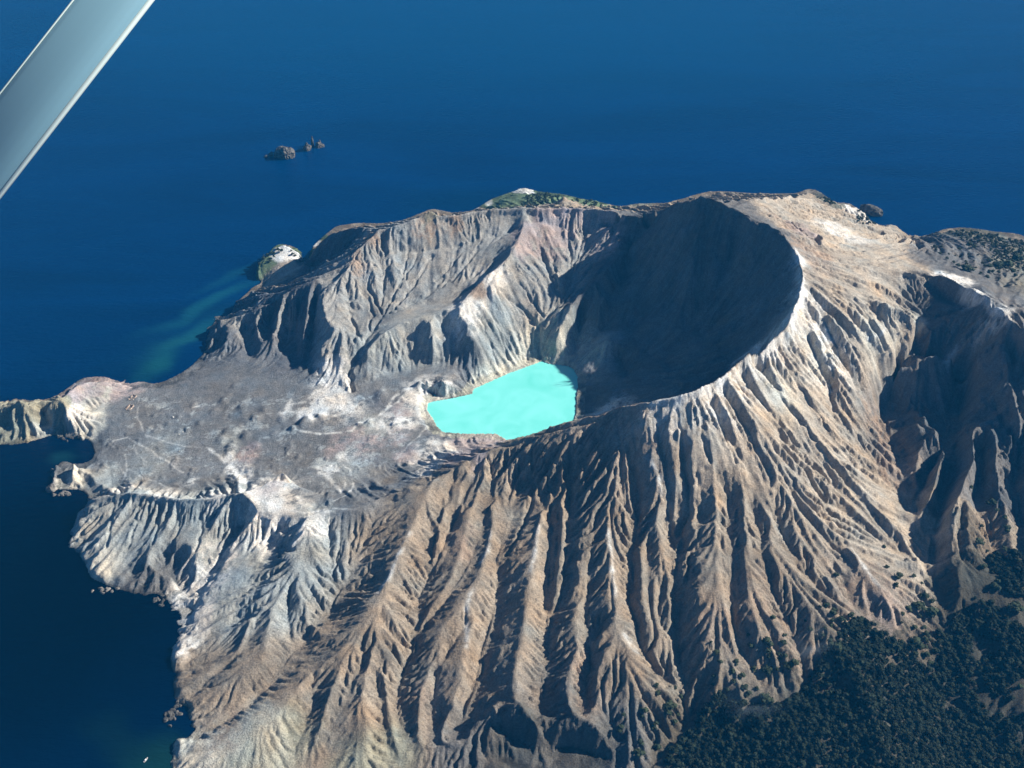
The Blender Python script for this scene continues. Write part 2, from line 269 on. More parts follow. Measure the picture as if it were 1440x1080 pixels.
WL = [[(x, y, z + rng.normal() * 1.6) for x, y, z in densify(line(s), 16, 3.2)] for s in RIM] + [line(s) for s in FAR + CRATER] + [densify(line(s)) for s in SPIRES]
WL += [densify(relief(line(s), -4)) for s in GUL] + [densify(relief(line(s), 0)) for s in RDG] + [densify(line(s)) for s in RIGHT]
jit = noise(40, 3, 2) * 4.0
landf = inside(COAST, GX + blur(noise(26, 5, 3), 1, 1) * 2.5, GY + noise(26, 6, 3) * 2.5)
Z = None
for lev in (32, 16, 8, 4, 2, 1):
    c = CELL * lev; nx = NX // lev; ny = NY // lev
    zc, m = raster(WL, c, nx, ny)
    ccx, ccy = np.meshgrid(X0 + c * np.arange(nx), Y0 + c * np.arange(ny))
    ld = landf if lev == 1 else inside(COAST, ccx, ccy)
    lk = inside(LAKE, ccx, ccy)
    zc[~ld] = -6.0; m |= ~ld
    zc[lk] = 15.0; m |= lk
    mm = m
    if Z is None: Z = np.where(m, zc, 40.0)
    else: Z = up2(Z, ny, nx)
    om = 1.0
    for k in range({32: 300, 16: 120, 8: 80, 4: 60, 2: 30, 1: 14}[lev]):
        Z[m] = zc[m]
        P = np.pad(Z, 1, mode='edge')
        Z = 0.25 * (P[1:-1, :-2] + P[1:-1, 2:] + P[:-2, 1:-1] + P[2:, 1:-1])
    if lev > 1: Z[m] = zc[m]
# round the ribs and pinch the gullies between them
_, rimm = raster([line(s) for s in RIM + FAR + SPIRES + CRATER], CELL, NX, NY)
keep = np.clip(1 - blur(rimm.astype(float), 9, 2) * 14, 0, 1)
hollow = blur(inside([W(u, v, 30) for u, v in ((600, 1010), (680, 985), (740, 995), (800, 1000), (860, 1025), (900, 1060), (900, 1110), (600, 1110))], GX, GY).astype(float), 4)
valley = blur(inside([W(u, v, 110) for u, v in ((1222, 570), (1240, 520), (1300, 500), (1405, 435), (1560, 470), (1560, 900), (1330, 860), (1285, 760))], GX, GY).astype(float), 6)
keep *= (1 - 0.85 * valley) * (1 - hollow)
Bz = blur(Z, 14, 2); dz_ = Z - Bz; neg = np.clip(-dz_, 0, 22)
rib = np.where(dz_ > 0, 4.0 * np.tanh(dz_ / 10.0), -(0.24 * neg + 0.62 * neg * np.clip(neg / 13, 0, 1) ** 2.6))
Z = np.where(landf, Z * (1 - keep) + (Bz + rib + 0.8) * keep, Z)
# erosion that lets water cut gullies along the steepest path, solved by pointer jumping
land = landf.copy(); lake = inside(LAKE, GX, GY)
def gradmag(z):
    gy, gx = np.gradient(z, CELL); return gx, gy, np.hypot(gx, gy)
gx, gy, S0 = gradmag(blur(Z, 3))
px_v = GY
idx = np.arange(NX * NY).reshape(NY, NX)
OFF = [(-1, -1), (-1, 0), (-1, 1), (0, -1), (0, 1), (1, -1), (1, 0), (1, 1)]
base = ~land | lake
inner = blur(inside(sum([line(s) for s in RIM[1:]], []), GX, GY).astype(float), 6)
Z += (noise(20, 21, 3) * 1.3 + noise(8, 22, 2) * 0.6) * np.clip(S0 * 2.2, 0.2, 1) * (0.36 - 0.12 * inner)
def lic(field, steps, gx, gy):
    n = np.hypot(gx, gy) + 1e-6; vx = gx / n; vy = gy / n
    acc = field.copy(); cnt = 1
    for sg in (1, -1):
        px = np.tile(np.arange(NX, dtype=float), (NY, 1)); py = np.tile(np.arange(NY, dtype=float)[:, None], (1, NX))
        for _ in range(steps):
            i = np.clip(px.round().astype(np.int32), 0, NX - 1); j = np.clip(py.round().astype(np.int32), 0, NY - 1)
            px += sg * vx[j, i]; py += sg * vy[j, i]
            i = np.clip(px.round().astype(np.int32), 0, NX - 1); j = np.clip(py.round().astype(np.int32), 0, NY - 1)
            acc += field[j, i]; cnt += 1
    return acc / math.sqrt(cnt)
# long straight rills that keep to the fall line of the whole cone
cgx, cgy, CS = gradmag(blur(Z, 11, 2))
rl = lic(noise(10, 23, 1), 34, cgx, cgy) * 0.33; rl2 = lic(noise(19, 24, 1), 34, cgx, cgy) * 0.26
rl3 = lic(noise(40, 25, 2), 60, cgx, cgy) * 0.2
Z += np.where(base, 0, np.clip((CS - 0.12) * 4, 0, 1) * ((rl * 1.5 + rl2 * 2.2) * (1 - 0.2 * inner) + valley * (5.5 * rl3 + 3.0 * rl2)))
def routing(Z, rs):
    r = np.random.default_rng(rs)
    best = np.full(Z.shape, 1e-9); rec = idx.copy(); dist = np.full(Z.shape, CELL)
    P = np.pad(Z, 1, mode='edge')
    for dj, di in OFF:
        d = CELL * math.hypot(dj, di)
        s = (Z - P[1 + dj:1 + dj + NY, 1 + di:1 + di + NX]) / d * (1 + 0.25 * r.random(Z.shape))
        b = s > best
        best = np.where(b, s, best); dist = np.where(b, d, dist); rec = np.where(b, idx + dj * NX + di, rec)
    for sl_ in (np.s_[0], np.s_[-1]): rec[sl_] = idx[sl_]
    rec[:, 0] = idx[:, 0]; rec[:, -1] = idx[:, -1]
    rec[base] = idx[base]
    return rec.ravel(), dist.ravel(), best
def accum(rec):
    n = rec.size; A = np.ones(n); nxt = rec.copy(); ar = np.arange(n)
    for _ in range(12):
        mv = nxt != ar
        A = A + np.bincount(nxt[mv], A[mv], n) if mv.any() else A
        # nodes whose pointer reached a root stop there
        root = nxt[nxt] == nxt
        nx2 = nxt[nxt]
        # a node already pointing at a root must not be counted twice: detach it
        nx2 = np.where(root, ar, nx2)
        nxt = nx2
    return A
Zb = Z.copy()
K = 0.10
hard = np.clip(0.85 + 0.35 * noise(90, 31, 3), 0.35, 1.6)
NIT = 24
shore = np.clip(blur((land & ~lake).astype(float), 6, 2) * 2 - 1, 0, 1)
depf = np.clip((S0 - 0.12) * 42, 0.2, 17) * np.clip(0.85 + 0.35 * noise(120, 33, 3), 0.3, 1.4) * (1 - 0.5 * inner) * (0.15 + 0.85 * shore)
for it in range(NIT):
    rec, dist, best = routing(Z, 100 + it)
    A = accum(rec).reshape(NY, NX)
    Fi = (K * hard * np.minimum(A, 4000) ** 0.45 / 1.0).ravel() / (dist / CELL)
    a = (Z.ravel() / (1 + Fi)); b = (Fi / (1 + Fi)); root = rec == np.arange(rec.size)
    a[root] = Z.ravel()[root]; b[root] = 0
    nxt = rec.copy()
    for _ in range(11):
        a = a + b * a[nxt]; b = b * b[nxt]; nxt = nxt[nxt]
    Zn = a.reshape(NY, NX)
    # hold the surveyed mean form: cut at most a set depth below it
    dep = depf
    Z = np.maximum(Zn, Zb - dep * 1.0)
    P = np.pad(Z, 1, mode='edge')
    lap = P[1:-1, :-2] + P[1:-1, 2:] + P[:-2, 1:-1] + P[2:, 1:-1] - 4 * Z
    Z = np.where(base, Z, Z + 0.014 * lap)
# hard-edged rills and slots that the survey shows as thin dark lines
CARVE = [(6, 5, "525,373 517,400 530,428 537,441"), (6, 5, "573,355 567,387 553,420 541,441"), (5, 5, "607,360 590,390 567,420 547,440"), (5, 5, "633,370 613,407 580,427 550,441"), (5, 5, "682,325 667,357 640,390 605,412 575,428"),
 (6, 5, "488,428 498,455 508,478"), (5, 5, "519,418 523,440 518,470"), (5, 4, "545,365 540,400 536,430"), (4, 4, "590,350 580,375 562,405"), (4, 4, "655,350 635,375 612,395"), (9, 8, "538,441 525,465 512,482 500,505 491,523 495,550"),
 (6, 5, "797,323 803,373 792,420"), (6, 5, "827,307 810,367 795,412"), (6, 5, "867,323 833,373 800,417 788,432"), (5, 5, "773,350 783,397 789,425"), (5, 5, "755,330 770,380 785,415"), (5, 5, "720,427 753,453 760,475"), (5, 5, "705,410 735,435 757,458"), (5, 4, "725,390 745,420 765,445"), (8, 7, "788,428 772,445 758,458 757,480 760,500"),
 (5, 4, "690,440 705,475 715,505"), (5, 4, "670,440 690,480 700,515"), (4, 4, "710,440 728,478 735,505"), (4, 4, "545,470 540,500 535,520"), (4, 4, "570,462 565,490 560,515"), (4, 4, "610,455 605,480 603,500"),
 (7, 6, "1237,430 1238,445 1250,462 1257,480 1260,500"), (6, 5, "1200,420 1222,447 1240,480 1250,500"), (6, 6, "1293,447 1290,465 1284,480 1280,495"), (6, 5, "1185,450 1200,480 1213,505"), (5, 4, "1150,430 1180,455 1205,475"), (5, 4, "1160,400 1200,425 1235,470"), (4, 4, "1140,395 1175,410 1210,440"),
 (6, 5, "1140,430 1152,465 1165,500 1175,530"), (6, 5, "1150,430 1165,462 1180,500"), (5, 4, "1130,440 1140,480 1155,520 1165,545"), (5, 4, "1050,545 1090,590 1120,625 1145,650"), (5, 4, "1070,525 1110,575 1150,620"), (5, 4, "1000,570 1020,610 1035,650"), (5, 4, "1020,560 1050,610 1075,655"), (5, 4, "1095,500 1135,560 1165,605"), (5, 4, "985,575 990,620 1000,650"), (4, 4, "950,575 957,620 960,660"), (4, 4, "890,580 893,620 895,660"), (4, 4, "870,585 872,630 870,670"),
 (4, 4, "780,625 785,660 783,690"), (4, 4, "820,605 822,640 825,680"), (4, 4, "655,680 645,720 635,745"), (5, 4, "480,725 478,770 470,810"), (5, 4, "500,725 495,760 490,790"), (4, 4, "195,705 190,740 180,770"), (4, 4, "225,705 222,740 215,765"), (4, 4, "250,710 250,750 240,780"), (4, 4, "280,710 285,745 275,775"), (4, 4, "160,705 155,740 150,770"),
 (6, 5, "745,640 752,680 745,715 730,750 712,780"), (6, 5, "1045,285 1060,284 1083,297 1100,307 1117,318 1140,335 1152,342"), (4, 4, "1320,440 1330,460 1345,475"), (5, 5, "1404,470 1410,520 1420,580 1428,640"), (5, 5, "1420,480 1432,540 1440,600"), (5, 5, "1385,560 1400,600 1412,650 1420,700")]
def pick0(u, v):
    dx = (u - 720) / F; dv = (v - 540) / F
    dy = math.cos(PITCH) - dv * math.sin(PITCH); dz = -math.sin(PITCH) - dv * math.cos(PITCH)
    t = np.arange(1050.0, 3400.0, 2.0); X = dx * t; Y = dy * t; H = CAM_H + dz * t
    i = np.clip(np.round((X - X0) / CELL).astype(int), 0, NX - 1); j = np.clip(np.round((Y - Y0) / CELL).astype(int), 0, NY - 1)
    k = np.argmax(H <= np.maximum(Zs[j, i], 0)); return (X[k], Y[k], float(Zs[j[k], i[k]]))
Zs = blur(Z, 2, 1)
for dep_c, wd_c, pts in CARVE:
    P = densify([pick0(*[float(k) for k in q.split(',')]) for q in pts.split()], 9, 2.0)
    cut = {}
    n_ = len(P) - 1
    for q, (a, b) in enumerate(zip(P, P[1:])):
        l = math.dist(a[:2], b[:2])
        if l > 120: continue
        ex = 14
        i0 = max(0, int((min(a[0], b[0]) - ex - X0) / CELL)); i1 = int((max(a[0], b[0]) + ex - X0) / CELL); j0 = max(0, int((min(a[1], b[1]) - ex - Y0) / CELL)); j1 = int((max(a[1], b[1]) + ex - Y0) / CELL)
        s_ = np.s_[j0:j1, i0:i1]; dx = b[0] - a[0]; dy = b[1] - a[1]
        t = np.clip(((GX[s_] - a[0]) * dx + (GY[s_] - a[1]) * dy) / (l * l + 1e-6), 0, 1)
        d = np.hypot(GX[s_] - a[0] - t * dx, GY[s_] - a[1] - t * dy)
        dd = dep_c * min(1, 0.35 + 1.2 * (q + 0.5) / n_) * np.clip(1 - d / wd_c, 0, 1)
        tgt = Zs[s_] - dd
        Z[s_] = np.where(base[s_] | (d > wd_c), Z[s_], np.minimum(Z[s_], tgt))
# fine flutes: noise smeared down the fall line
gx, gy, S = gradmag(blur(Z, 1, 1))
# hummocks left by landslides on the crater floor
for (u, v, r, h) in [(432, 592, 9, 9), (425, 598, 7, 7), (452, 588, 7, 6), (412, 603, 6, 5), (330, 600, 10, 5), (318, 603, 7, 4), (345, 610, 8, 5), (360, 585, 9, 5), (300, 575, 7, 3), (315, 560, 8, 4), (270, 565, 6, 3), (250, 580, 5, 2.5),
        (340, 570, 7, 4), (372, 575, 8, 4), (395, 590, 6, 4), (280, 590, 6, 3), (235, 590, 5, 2.5), (215, 600, 4, 2), (520, 598, 6, 5), (505, 600, 4, 3), (420, 645, 5, 4), (445, 650, 5, 3), (560, 600, 14, 4), (580, 640, 9, 4), (610, 618, 10, 5),
        (360, 625, 8, 4), (325, 625, 10, 4), (310, 615, 8, 4), (385, 610, 7, 3), (536, 560, 10, 6), (330, 540, 7, 3), (250, 600, 5, 2)]:
    dx = (u - 720) / F; k = 0
    X, Y, _z = W(u, v, 25.0)
    d2 = ((GX - X) ** 2 + ((GY - Y) * 0.8) ** 2) / (r * 1.25) ** 2
    Z += h * np.exp(-d2 ** 1.3) * (1 + 0.25 * jit / 4)
flat = blur(((S0 < 0.22) & land & ~lake & (GX < 80) & (GY < 1860) & (GY > 1480)).astype(float), 8)
hm = noise(20, 61, 4, 0.6); Z += flat * np.where(base, 0, np.clip(hm - 0.8, 0, 3) * 2.0 + noise(11, 62, 3) * 0.3)
bgx, bgy, _ = gradmag(blur(Z, 4, 2))
white = rng.standard_normal((NY, NX))
st1 = lic(white, 14, bgx, bgy)
st2 = lic(noise(7, 77, 1), 12, bgx, bgy) * 0.35
steep = np.clip((S - 0.18) / 0.5, 0, 1)
st3 = lic(noise(11, 78, 1), 26, bgx, bgy) * 0.3
Z = Z + np.where(base, 0, inner * steep * st3 * 2.8 + (st1 * 0.30 + st2 * 0.8) * steep * np.clip(0.9 + 0.5 * noise(45, 66, 3), 0.1, 2) + noise(8, 55, 3) * 0.5 * np.clip(steep + 0.35, 0, 1))
craggy = np.clip((S - 0.7) / 0.6, 0, 1)
Z = Z + np.where(base, 0, noise(20, 58, 4, 0.65) * 3.0 * craggy * (0.2 + 0.8 * shore))
s2_ = np.clip(blur(land.astype(float), 15, 2) * 2 - 1, 0, 1)
Z += np.where(base | (GY > 1500), 0, 11 * shore * (1 - s2_) * np.clip(0.8 + 0.5 * noise(40, 47, 3), 0, 1.8))
ring = (blur(lake.astype(float), 7, 1) > 0.02) & ~lake & (GY > 1650)
Z = np.where(ring, np.maximum(Z, 20.8 + 0.5 * st1 + 0.8), Z); Z = np.where(lake, np.minimum(Z, 14), Z)
Z = np.where((shore > 0.6) & ~lake, np.maximum(Z, 1.6 + 0.3 * st1), Z)
print('terrain', NX, NY, Z.min(), Z.max())

def pick(u, v, zz=None):
    """where the sight line of survey mark (u, v) meets the ground"""
    dx = (u - 720) / F; dv = (v - 540) / F
    dy = math.cos(PITCH) - dv * math.sin(PITCH); dz = -math.sin(PITCH) - dv * math.cos(PITCH)
    t = np.arange(1050.0, 3400.0, 1.5)
    X = dx * t; Y = dy * t; H = CAM_H + dz * t
    i = np.round((X - X0) / CELL).astype(int); j = np.round((Y - Y0) / CELL).astype(int)
    ok = (i >= 0) & (i < NX) & (j >= 0) & (j < NY)
    zt = np.where(ok, Z[np.clip(j, 0, NY - 1), np.clip(i, 0, NX - 1)], 0.0)
    zt = np.maximum(zt, 0)
    k = np.argmax(H <= zt)
    return (X[k], Y[k], zt[k])

# ------------------------------------------------------------------ ground colours by zone (ground material; shade also painted into bowl and hollow)
from_srgb = lambda c: tuple(((q / 255.0 + 0.055) / 1.055) ** 2.4 if q > 10 else q / 255.0 / 12.92 for q in c)
exec_zones = True
ZONES = """
tan 600,800,60 700,850,70 560,900,60 650,960,50 760,900,60 800,780,60 900,850,60 870,720,60 1000,900,50 1060,880,50 1100,780,60 1000,800,60 450,900,40 360,960,30 300,980,30 1150,850,50 620,740,40 480,960,50 720,760,50 520,840,40 840,900,50
tanlight 1050,600,60 1000,620,50 1100,650,50 950,640,50 1150,620,40 1150,700,50 1230,800,40 1200,380,60 1120,480,30 1170,400,40 1200,480,50 1250,400,30 1200,320,40 1150,300,30 1080,290,30 1100,310,20 1200,440,40 1260,450,30 385,386,8 400,380,8 415,376,8 375,392,6
rust 870,600,30 900,610,30 1060,860,30 1220,870,30 1000,880,20 1250,860,24 815,960,20 310,1025,16 650,760,12 1130,350,20 1150,370,24 1110,310,18 600,970,14 1110,900,30 600,325,12 530,345,12 500,375,10 640,325,10 670,405,8 1235,600,14 1200,840,24 1255,640,16
pale 920,568,20 960,560,22 1000,548,22 1040,515,20 1080,485,16 1110,455,14 1128,410,14 1122,370,12 870,572,14 1340,392,12 1370,412,12 1400,438,12 1160,490,24 650,440,20 690,390,14 590,560,16 615,555,16 470,550,18 480,570,18 590,650,12 620,635,14 600,660,10 390,690,24 370,705,20 400,720,18 300,700,12 230,697,10 170,692,10 115,580,7 128,592,6 265,840,18 285,820,16 255,880,16 300,790,14 440,735,10 1140,450,16 1210,300,14 1180,320,20
white 545,592,14 560,598,12 470,540,10 462,556,12 600,545,10 330,655,6 340,665,6 320,640,6 350,670,6 265,675,5 399,357,9 393,361,7 733,266,8 685,285,4 660,293,3 480,575,8 400,570,6 440,575,10 495,640,8 460,660,7 440,345,4 745,270,5
grey 250,600,50 300,560,40 200,640,40 300,640,40 420,600,40 380,560,30 470,620,40 520,660,40 560,620,30 250,660,30 350,520,30 300,500,20 420,660,20 180,570,30 350,600,40 540,440,12 650,520,24 600,528,24 540,540,24 440,690,30 480,700,30 550,670,20
ashwall 560,400,50 610,400,40 520,400,40 640,380,30 500,430,30 600,370,40 680,350,30 560,350,26 640,350,24 480,450,20 700,330,20 780,380,26 740,420,20 820,350,22 400,450,14 350,470,14 330,450,10 620,470,16 560,480,16
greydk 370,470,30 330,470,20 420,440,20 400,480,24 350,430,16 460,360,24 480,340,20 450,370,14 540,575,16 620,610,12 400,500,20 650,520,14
greyteal 620,480,24 590,490,20 560,490,20 540,500,20 700,480,20 210,650,20 250,740,40 300,740,30 200,730,30 150,740,20 520,600,16 490,660,20 240,620,14 440,720,16 150,668,10 160,680,10 820,500,20 850,510,20 370,850,30 400,860,30 440,800,30 320,620,14
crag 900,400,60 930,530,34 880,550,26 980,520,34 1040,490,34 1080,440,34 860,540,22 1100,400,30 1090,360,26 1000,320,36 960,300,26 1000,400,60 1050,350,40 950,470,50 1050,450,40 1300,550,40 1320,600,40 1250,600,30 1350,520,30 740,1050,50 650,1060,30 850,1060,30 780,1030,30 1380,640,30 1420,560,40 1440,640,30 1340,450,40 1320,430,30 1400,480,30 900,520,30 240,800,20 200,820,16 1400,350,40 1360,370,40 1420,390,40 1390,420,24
cream 60,600,8 45,600,6 103,670,8 105,680,8 145,560,12 135,585,8 128,600,8 250,1060,24 300,1060,26 280,1040,20 370,1040,18 150,750,12 140,780,12 130,740,10 720,520,10 700,530,10 680,535,10 730,515,8 760,480,16 780,480,14 350,1010,12 1230,480,16 1250,460,14 1290,460,8 1220,460,10 1150,500,12 1100,560,20
olive 20,590,14 0,600,20 30,575,12 50,580,12 75,570,10 600,300,8 60,600,6 350,1060,20 380,1050,16 420,1030,14 900,280,10 540,1060,16 500,1070,14
pink 380,690,10 470,625,12 500,610,12 520,630,14 560,580,10 575,640,8 660,625,14 690,620,10 640,640,12 800,330,20 780,350,16 850,340,16 740,340,14 160,545,14 130,542,14 180,548,10 145,555,10 110,552,8 350,640,10 1240,870,14 560,610,10 670,640,8 1120,320,16
green 372,372,10 380,350,8 422,358,8 380,370,4 730,280,14 710,282,14 700,286,12 760,278,14 840,286,10 820,282,10 690,288,8 860,290,8 446,337,4 775,277,12 375,365,4
scrub 1420,370,24 1440,400,30 1400,340,14 1380,330,12 1435,350,16 1160,278,8 1170,285,8 1340,326,10 1360,328,10
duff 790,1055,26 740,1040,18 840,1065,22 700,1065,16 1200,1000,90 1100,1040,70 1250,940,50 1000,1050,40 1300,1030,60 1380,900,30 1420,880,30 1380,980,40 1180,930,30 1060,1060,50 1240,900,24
"""
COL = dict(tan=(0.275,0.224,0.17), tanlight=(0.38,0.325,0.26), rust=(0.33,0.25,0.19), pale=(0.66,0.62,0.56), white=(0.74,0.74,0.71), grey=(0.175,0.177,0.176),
 greydk=(0.15,0.15,0.155), greyteal=(0.32,0.335,0.32), crag_and_shade=(0.145,0.14,0.135), ashwall=(0.31,0.30,0.275), cream=(0.54,0.51,0.43), olive=(0.27,0.255,0.19), pink=(0.40,0.33,0.31),  # crag tone is darkened to paint deeper shade into the crater bowl
 green=(0.12,0.16,0.09), scrub=(0.19,0.18,0.14), duff_and_shade=(0.07,0.065,0.05))  # duff: wood floor, and shade plus scrub tone painted on the cliff hollow floor
acc = np.zeros((3, NY, NX)); wt = np.full((NY, NX), 1e-4); acc += 1e-4 * np.array(COL['tan'])[:, None, None]
speck = noise(14, 90, 4, 0.75); wx = noise(50, 91, 4) * 9; wy = noise(50, 92, 4) * 9
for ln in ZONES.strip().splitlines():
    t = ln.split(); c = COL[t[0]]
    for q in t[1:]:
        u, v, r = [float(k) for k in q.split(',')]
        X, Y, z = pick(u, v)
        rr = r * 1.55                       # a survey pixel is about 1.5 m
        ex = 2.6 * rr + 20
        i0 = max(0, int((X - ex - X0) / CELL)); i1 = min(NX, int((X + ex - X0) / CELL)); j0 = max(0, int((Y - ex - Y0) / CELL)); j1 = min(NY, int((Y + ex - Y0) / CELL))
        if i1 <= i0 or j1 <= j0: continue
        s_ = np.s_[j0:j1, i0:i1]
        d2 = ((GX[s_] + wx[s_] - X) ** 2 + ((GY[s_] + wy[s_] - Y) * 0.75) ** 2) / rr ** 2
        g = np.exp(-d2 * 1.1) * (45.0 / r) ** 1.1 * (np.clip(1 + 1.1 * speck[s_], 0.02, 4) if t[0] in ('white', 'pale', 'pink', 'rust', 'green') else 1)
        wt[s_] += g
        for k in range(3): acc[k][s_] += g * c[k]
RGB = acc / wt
# streams, salt crusts and trodden tracks on the crater floor, and bleached crests
TR = [("white", 2.2, 0.8, "600,541 570,548 552,560 545,572 535,582 520,590 500,596 495,605 478,608 450,610 425,607"), ("white", 1.6, 0.7, "545,572 560,565 575,548"), ("white", 2.4, 0.6, "470,585 440,583 410,578 400,570 430,565"),
 ("white", 1.2, 0.55, "160,622 180,615 190,622 200,628 215,636 225,645 240,652 258,664"), ("white", 1.0, 0.5, "190,622 187,632 195,642 208,650"), ("white", 1.1, 0.45, "210,612 235,622 260,628 290,630"), ("white", 1.0, 0.45, "196,560 194,585 200,600 210,615"),
 ("white", 2.2, 0.8, "292,632 305,640 318,652 330,662 335,672"), ("white", 1.6, 0.6, "345,663 340,675 335,685"), ("white", 1.1, 0.45, "160,650 175,665 185,680 200,688"), ("white", 1.1, 0.4, "180,660 200,670 225,680 245,692"), ("white", 1.0, 0.4, "175,640 180,660 172,680"),
 ("greydk", 1.2, 0.8, "245,574 265,572 285,568 300,566"), ("white", 1.0, 0.6, "268,574 280,571"), ("greydk", 1.2, 0.7, "330,652 338,660 335,672"),
 ("white", 3.0, 0.6, "433,727 425,745 415,765 405,785"), ("white", 2.5, 0.5, "577,747 560,780 545,815 533,835"), ("white", 2.5, 0.5, "857,745 862,780 862,803 862,840"), ("white", 2.5, 0.45, "757,740 753,775 745,805"), ("white", 3.0, 0.5, "910,642 917,655 925,672 930,700"), ("white", 2.4, 0.4, "692,750 687,775 675,790"), ("white", 3.5, 0.5, "878,893 890,910 896,918"),
 ("white", 3.5, 0.35, "400,410 365,428 340,438 317,446 302,445"), ("white", 2.2, 0.5, "1245,462 1240,470 1222,480"), ("white", 5.0, 0.7, "1320,382 1340,393 1360,406 1385,420 1405,436"), ("white", 5, 0.5, "1345,492 1338,500 1330,512"), ("white", 2.5, 0.5, "665,830 655,860 655,912"), ("white", 2.5, 0.5, "1195,770 1215,800 1235,825"),
 ("white", 3.0, 0.6, "785,597 800,590 820,584 843,581 867,570"), ("white", 1.2, 0.6, "478,648 492,662 498,680 488,697 470,705"), ("white", 1.1, 0.5, "470,652 482,665 486,682 478,695"), ("white", 3.2, 0.7, "446,656 460,670 474,684 480,692"), ("greydk", 1.4, 0.8, "430,672 470,664 510,675 540,690 560,700"), ("greydk", 1.2, 0.8, "520,640 535,655 560,660 590,652"), ("greydk", 1.2, 0.7, "560,625 545,640 530,650"), ("white", 1.3, 0.5, "600,600 590,615 575,625 560,645"), ("white", 2.6, 0.7, "618,645 606,655 596,668"), ("pink", 2.5, 0.6, "640,630 665,625 690,622"),
 ("white", 5.5, 0.75, "867,570 917,565 957,558 997,540 1020,526 1033,510 1063,493 1080,480 1100,460 1115,440 1126,413 1129,390 1124,363 1118,350"), ("white", 2.0, 0.6, "337,690 370,706 400,716 430,722 460,716 500,716"), ("white", 2.0, 0.55, "153,697 197,694 233,699 267,702 310,697"), ("white", 2.0, 0.5, "600,548 590,560 585,575 592,590 600,600 606,606")]
salt = noise(9, 88, 3)
for (cn, wd, st_, pts) in TR:
    P = [pick(*[float(k) for k in q.split(',')])[:2] for q in pts.split()]
    for a, b in zip(P, P[1:]):
        l = math.dist(a, b)
        if l > 160: continue
        ex = wd * 6 + 8
        i0 = max(0, int((min(a[0], b[0]) - ex - X0) / CELL)); i1 = int((max(a[0], b[0]) + ex - X0) / CELL); j0 = max(0, int((min(a[1], b[1]) - ex - Y0) / CELL)); j1 = int((max(a[1], b[1]) + ex - Y0) / CELL)
        s_ = np.s_[j0:j1, i0:i1]; ox = GX[s_] + wx[s_] * 0.25 - a[0]; oy = GY[s_] + wy[s_] * 0.25 - a[1]; dx = b[0] - a[0]; dy = b[1] - a[1]
        t = np.clip((ox * dx + oy * dy) / (l * l + 1e-6), 0, 1); d = np.hypot(ox - t * dx, oy - t * dy) / (wd * 1.5)
        g = st_ * np.exp(-d ** 2) * np.clip(0.8 + 0.5 * salt[s_], 0, 1)
        for k in range(3): RGB[k][s_] = RGB[k][s_] * (1 - g) + COL[cn][k] * g
flm = flat * np.clip((noise(26, 89, 5, 0.8) - 0.75) * 2, 0, 1.0) * 0.40 * land
for k in range(3): RGB[k] = RGB[k] * (1 - flm) + (0.55, 0.60, 0.60)[k] * flm
# material of the ground varies with streaks of debris along the fall line and with patches of ash
pt = noise(60, 95, 5, 0.6); ps = lic(noise(9, 96, 1), 10, bgx, bgy) * 0.3 * (0.3 + 0.7 * steep)
var = 1 + 0.10 * pt + 0.10 * ps + 0.07 * st1 * steep
RGB *= np.clip(var, 0.55, 1.6)
hue = noise(34, 97, 4, 0.6) * 0.05 + ps * 0.03
RGB[0] *= 1 + hue; RGB[2] *= 1 - hue
stain = (blur(lake.astype(float), 9, 1) > 0.02) & (Z < 27) & (Z > 19)
for k in range(3): RGB[k] = np.where(stain, RGB[k] * 0.55 + (0.40, 0.38, 0.28)[k] * 0.45 * np.clip(1 + 0.5 * salt, 0.3, 1.6), RGB[k])
wet = np.clip((3.2 + noise(15, 99, 2) - Z) / 2.0, 0, 1) * 0.55; RGB *= 1 - wet
RGB = np.clip(RGB, 0.01, 0.85)
# veg mask
def zmask(name):
    m = np.zeros((NY, NX))
    return m

def build_grid(name, Z, RGB):
    me = bpy.data.meshes.new(name)
    # drop cells far out at sea
    near = blur((land).astype(float), 14, 1) > 0.001
    cellk = near[:-1, :-1] | near[1:, 1:]
    used = np.zeros((NY, NX), bool)
    used[:-1, :-1] |= cellk; used[1:, :-1] |= cellk; used[:-1, 1:] |= cellk; used[1:, 1:] |= cellk
    new = np.full(NY * NX, -1, np.int32); ui = np.flatnonzero(used.ravel()); new[ui] = np.arange(ui.size)
    co_ = np.empty((ui.size, 3), np.float32)
    co_[:, 0] = GX.ravel()[ui]; co_[:, 1] = GY.ravel()[ui]; co_[:, 2] = Z.ravel()[ui]
    jj, ii = np.nonzero(cellk)
    a = jj * NX + ii
    q = np.stack([new[a], new[a + 1], new[a + NX + 1], new[a + NX]], 1).astype(np.int32)
    me.vertices.add(ui.size); me.vertices.foreach_set('co', co_.ravel())
    me.loops.add(q.size); me.loops.foreach_set('vertex_index', q.ravel())
    me.polygons.add(len(q)); me.polygons.foreach_set('loop_start', np.arange(0, q.size, 4, dtype=np.int32))
    me.polygons.foreach_set('loop_total', np.full(len(q), 4, np.int32))
    me.update(calc_edges=True)
    me.polygons.foreach_set('use_smooth', np.ones(len(q), bool))
    at = me.color_attributes.new('ground', 'FLOAT_COLOR', 'POINT')
    c = np.ones((ui.size, 4), np.float32)
    for k in range(3): c[:, k] = RGB[k].ravel()[ui]
    at.data.foreach_set('color', c.ravel())
    o = bpy.data.objects.new(name, me); C.objects.link(o)
    return o

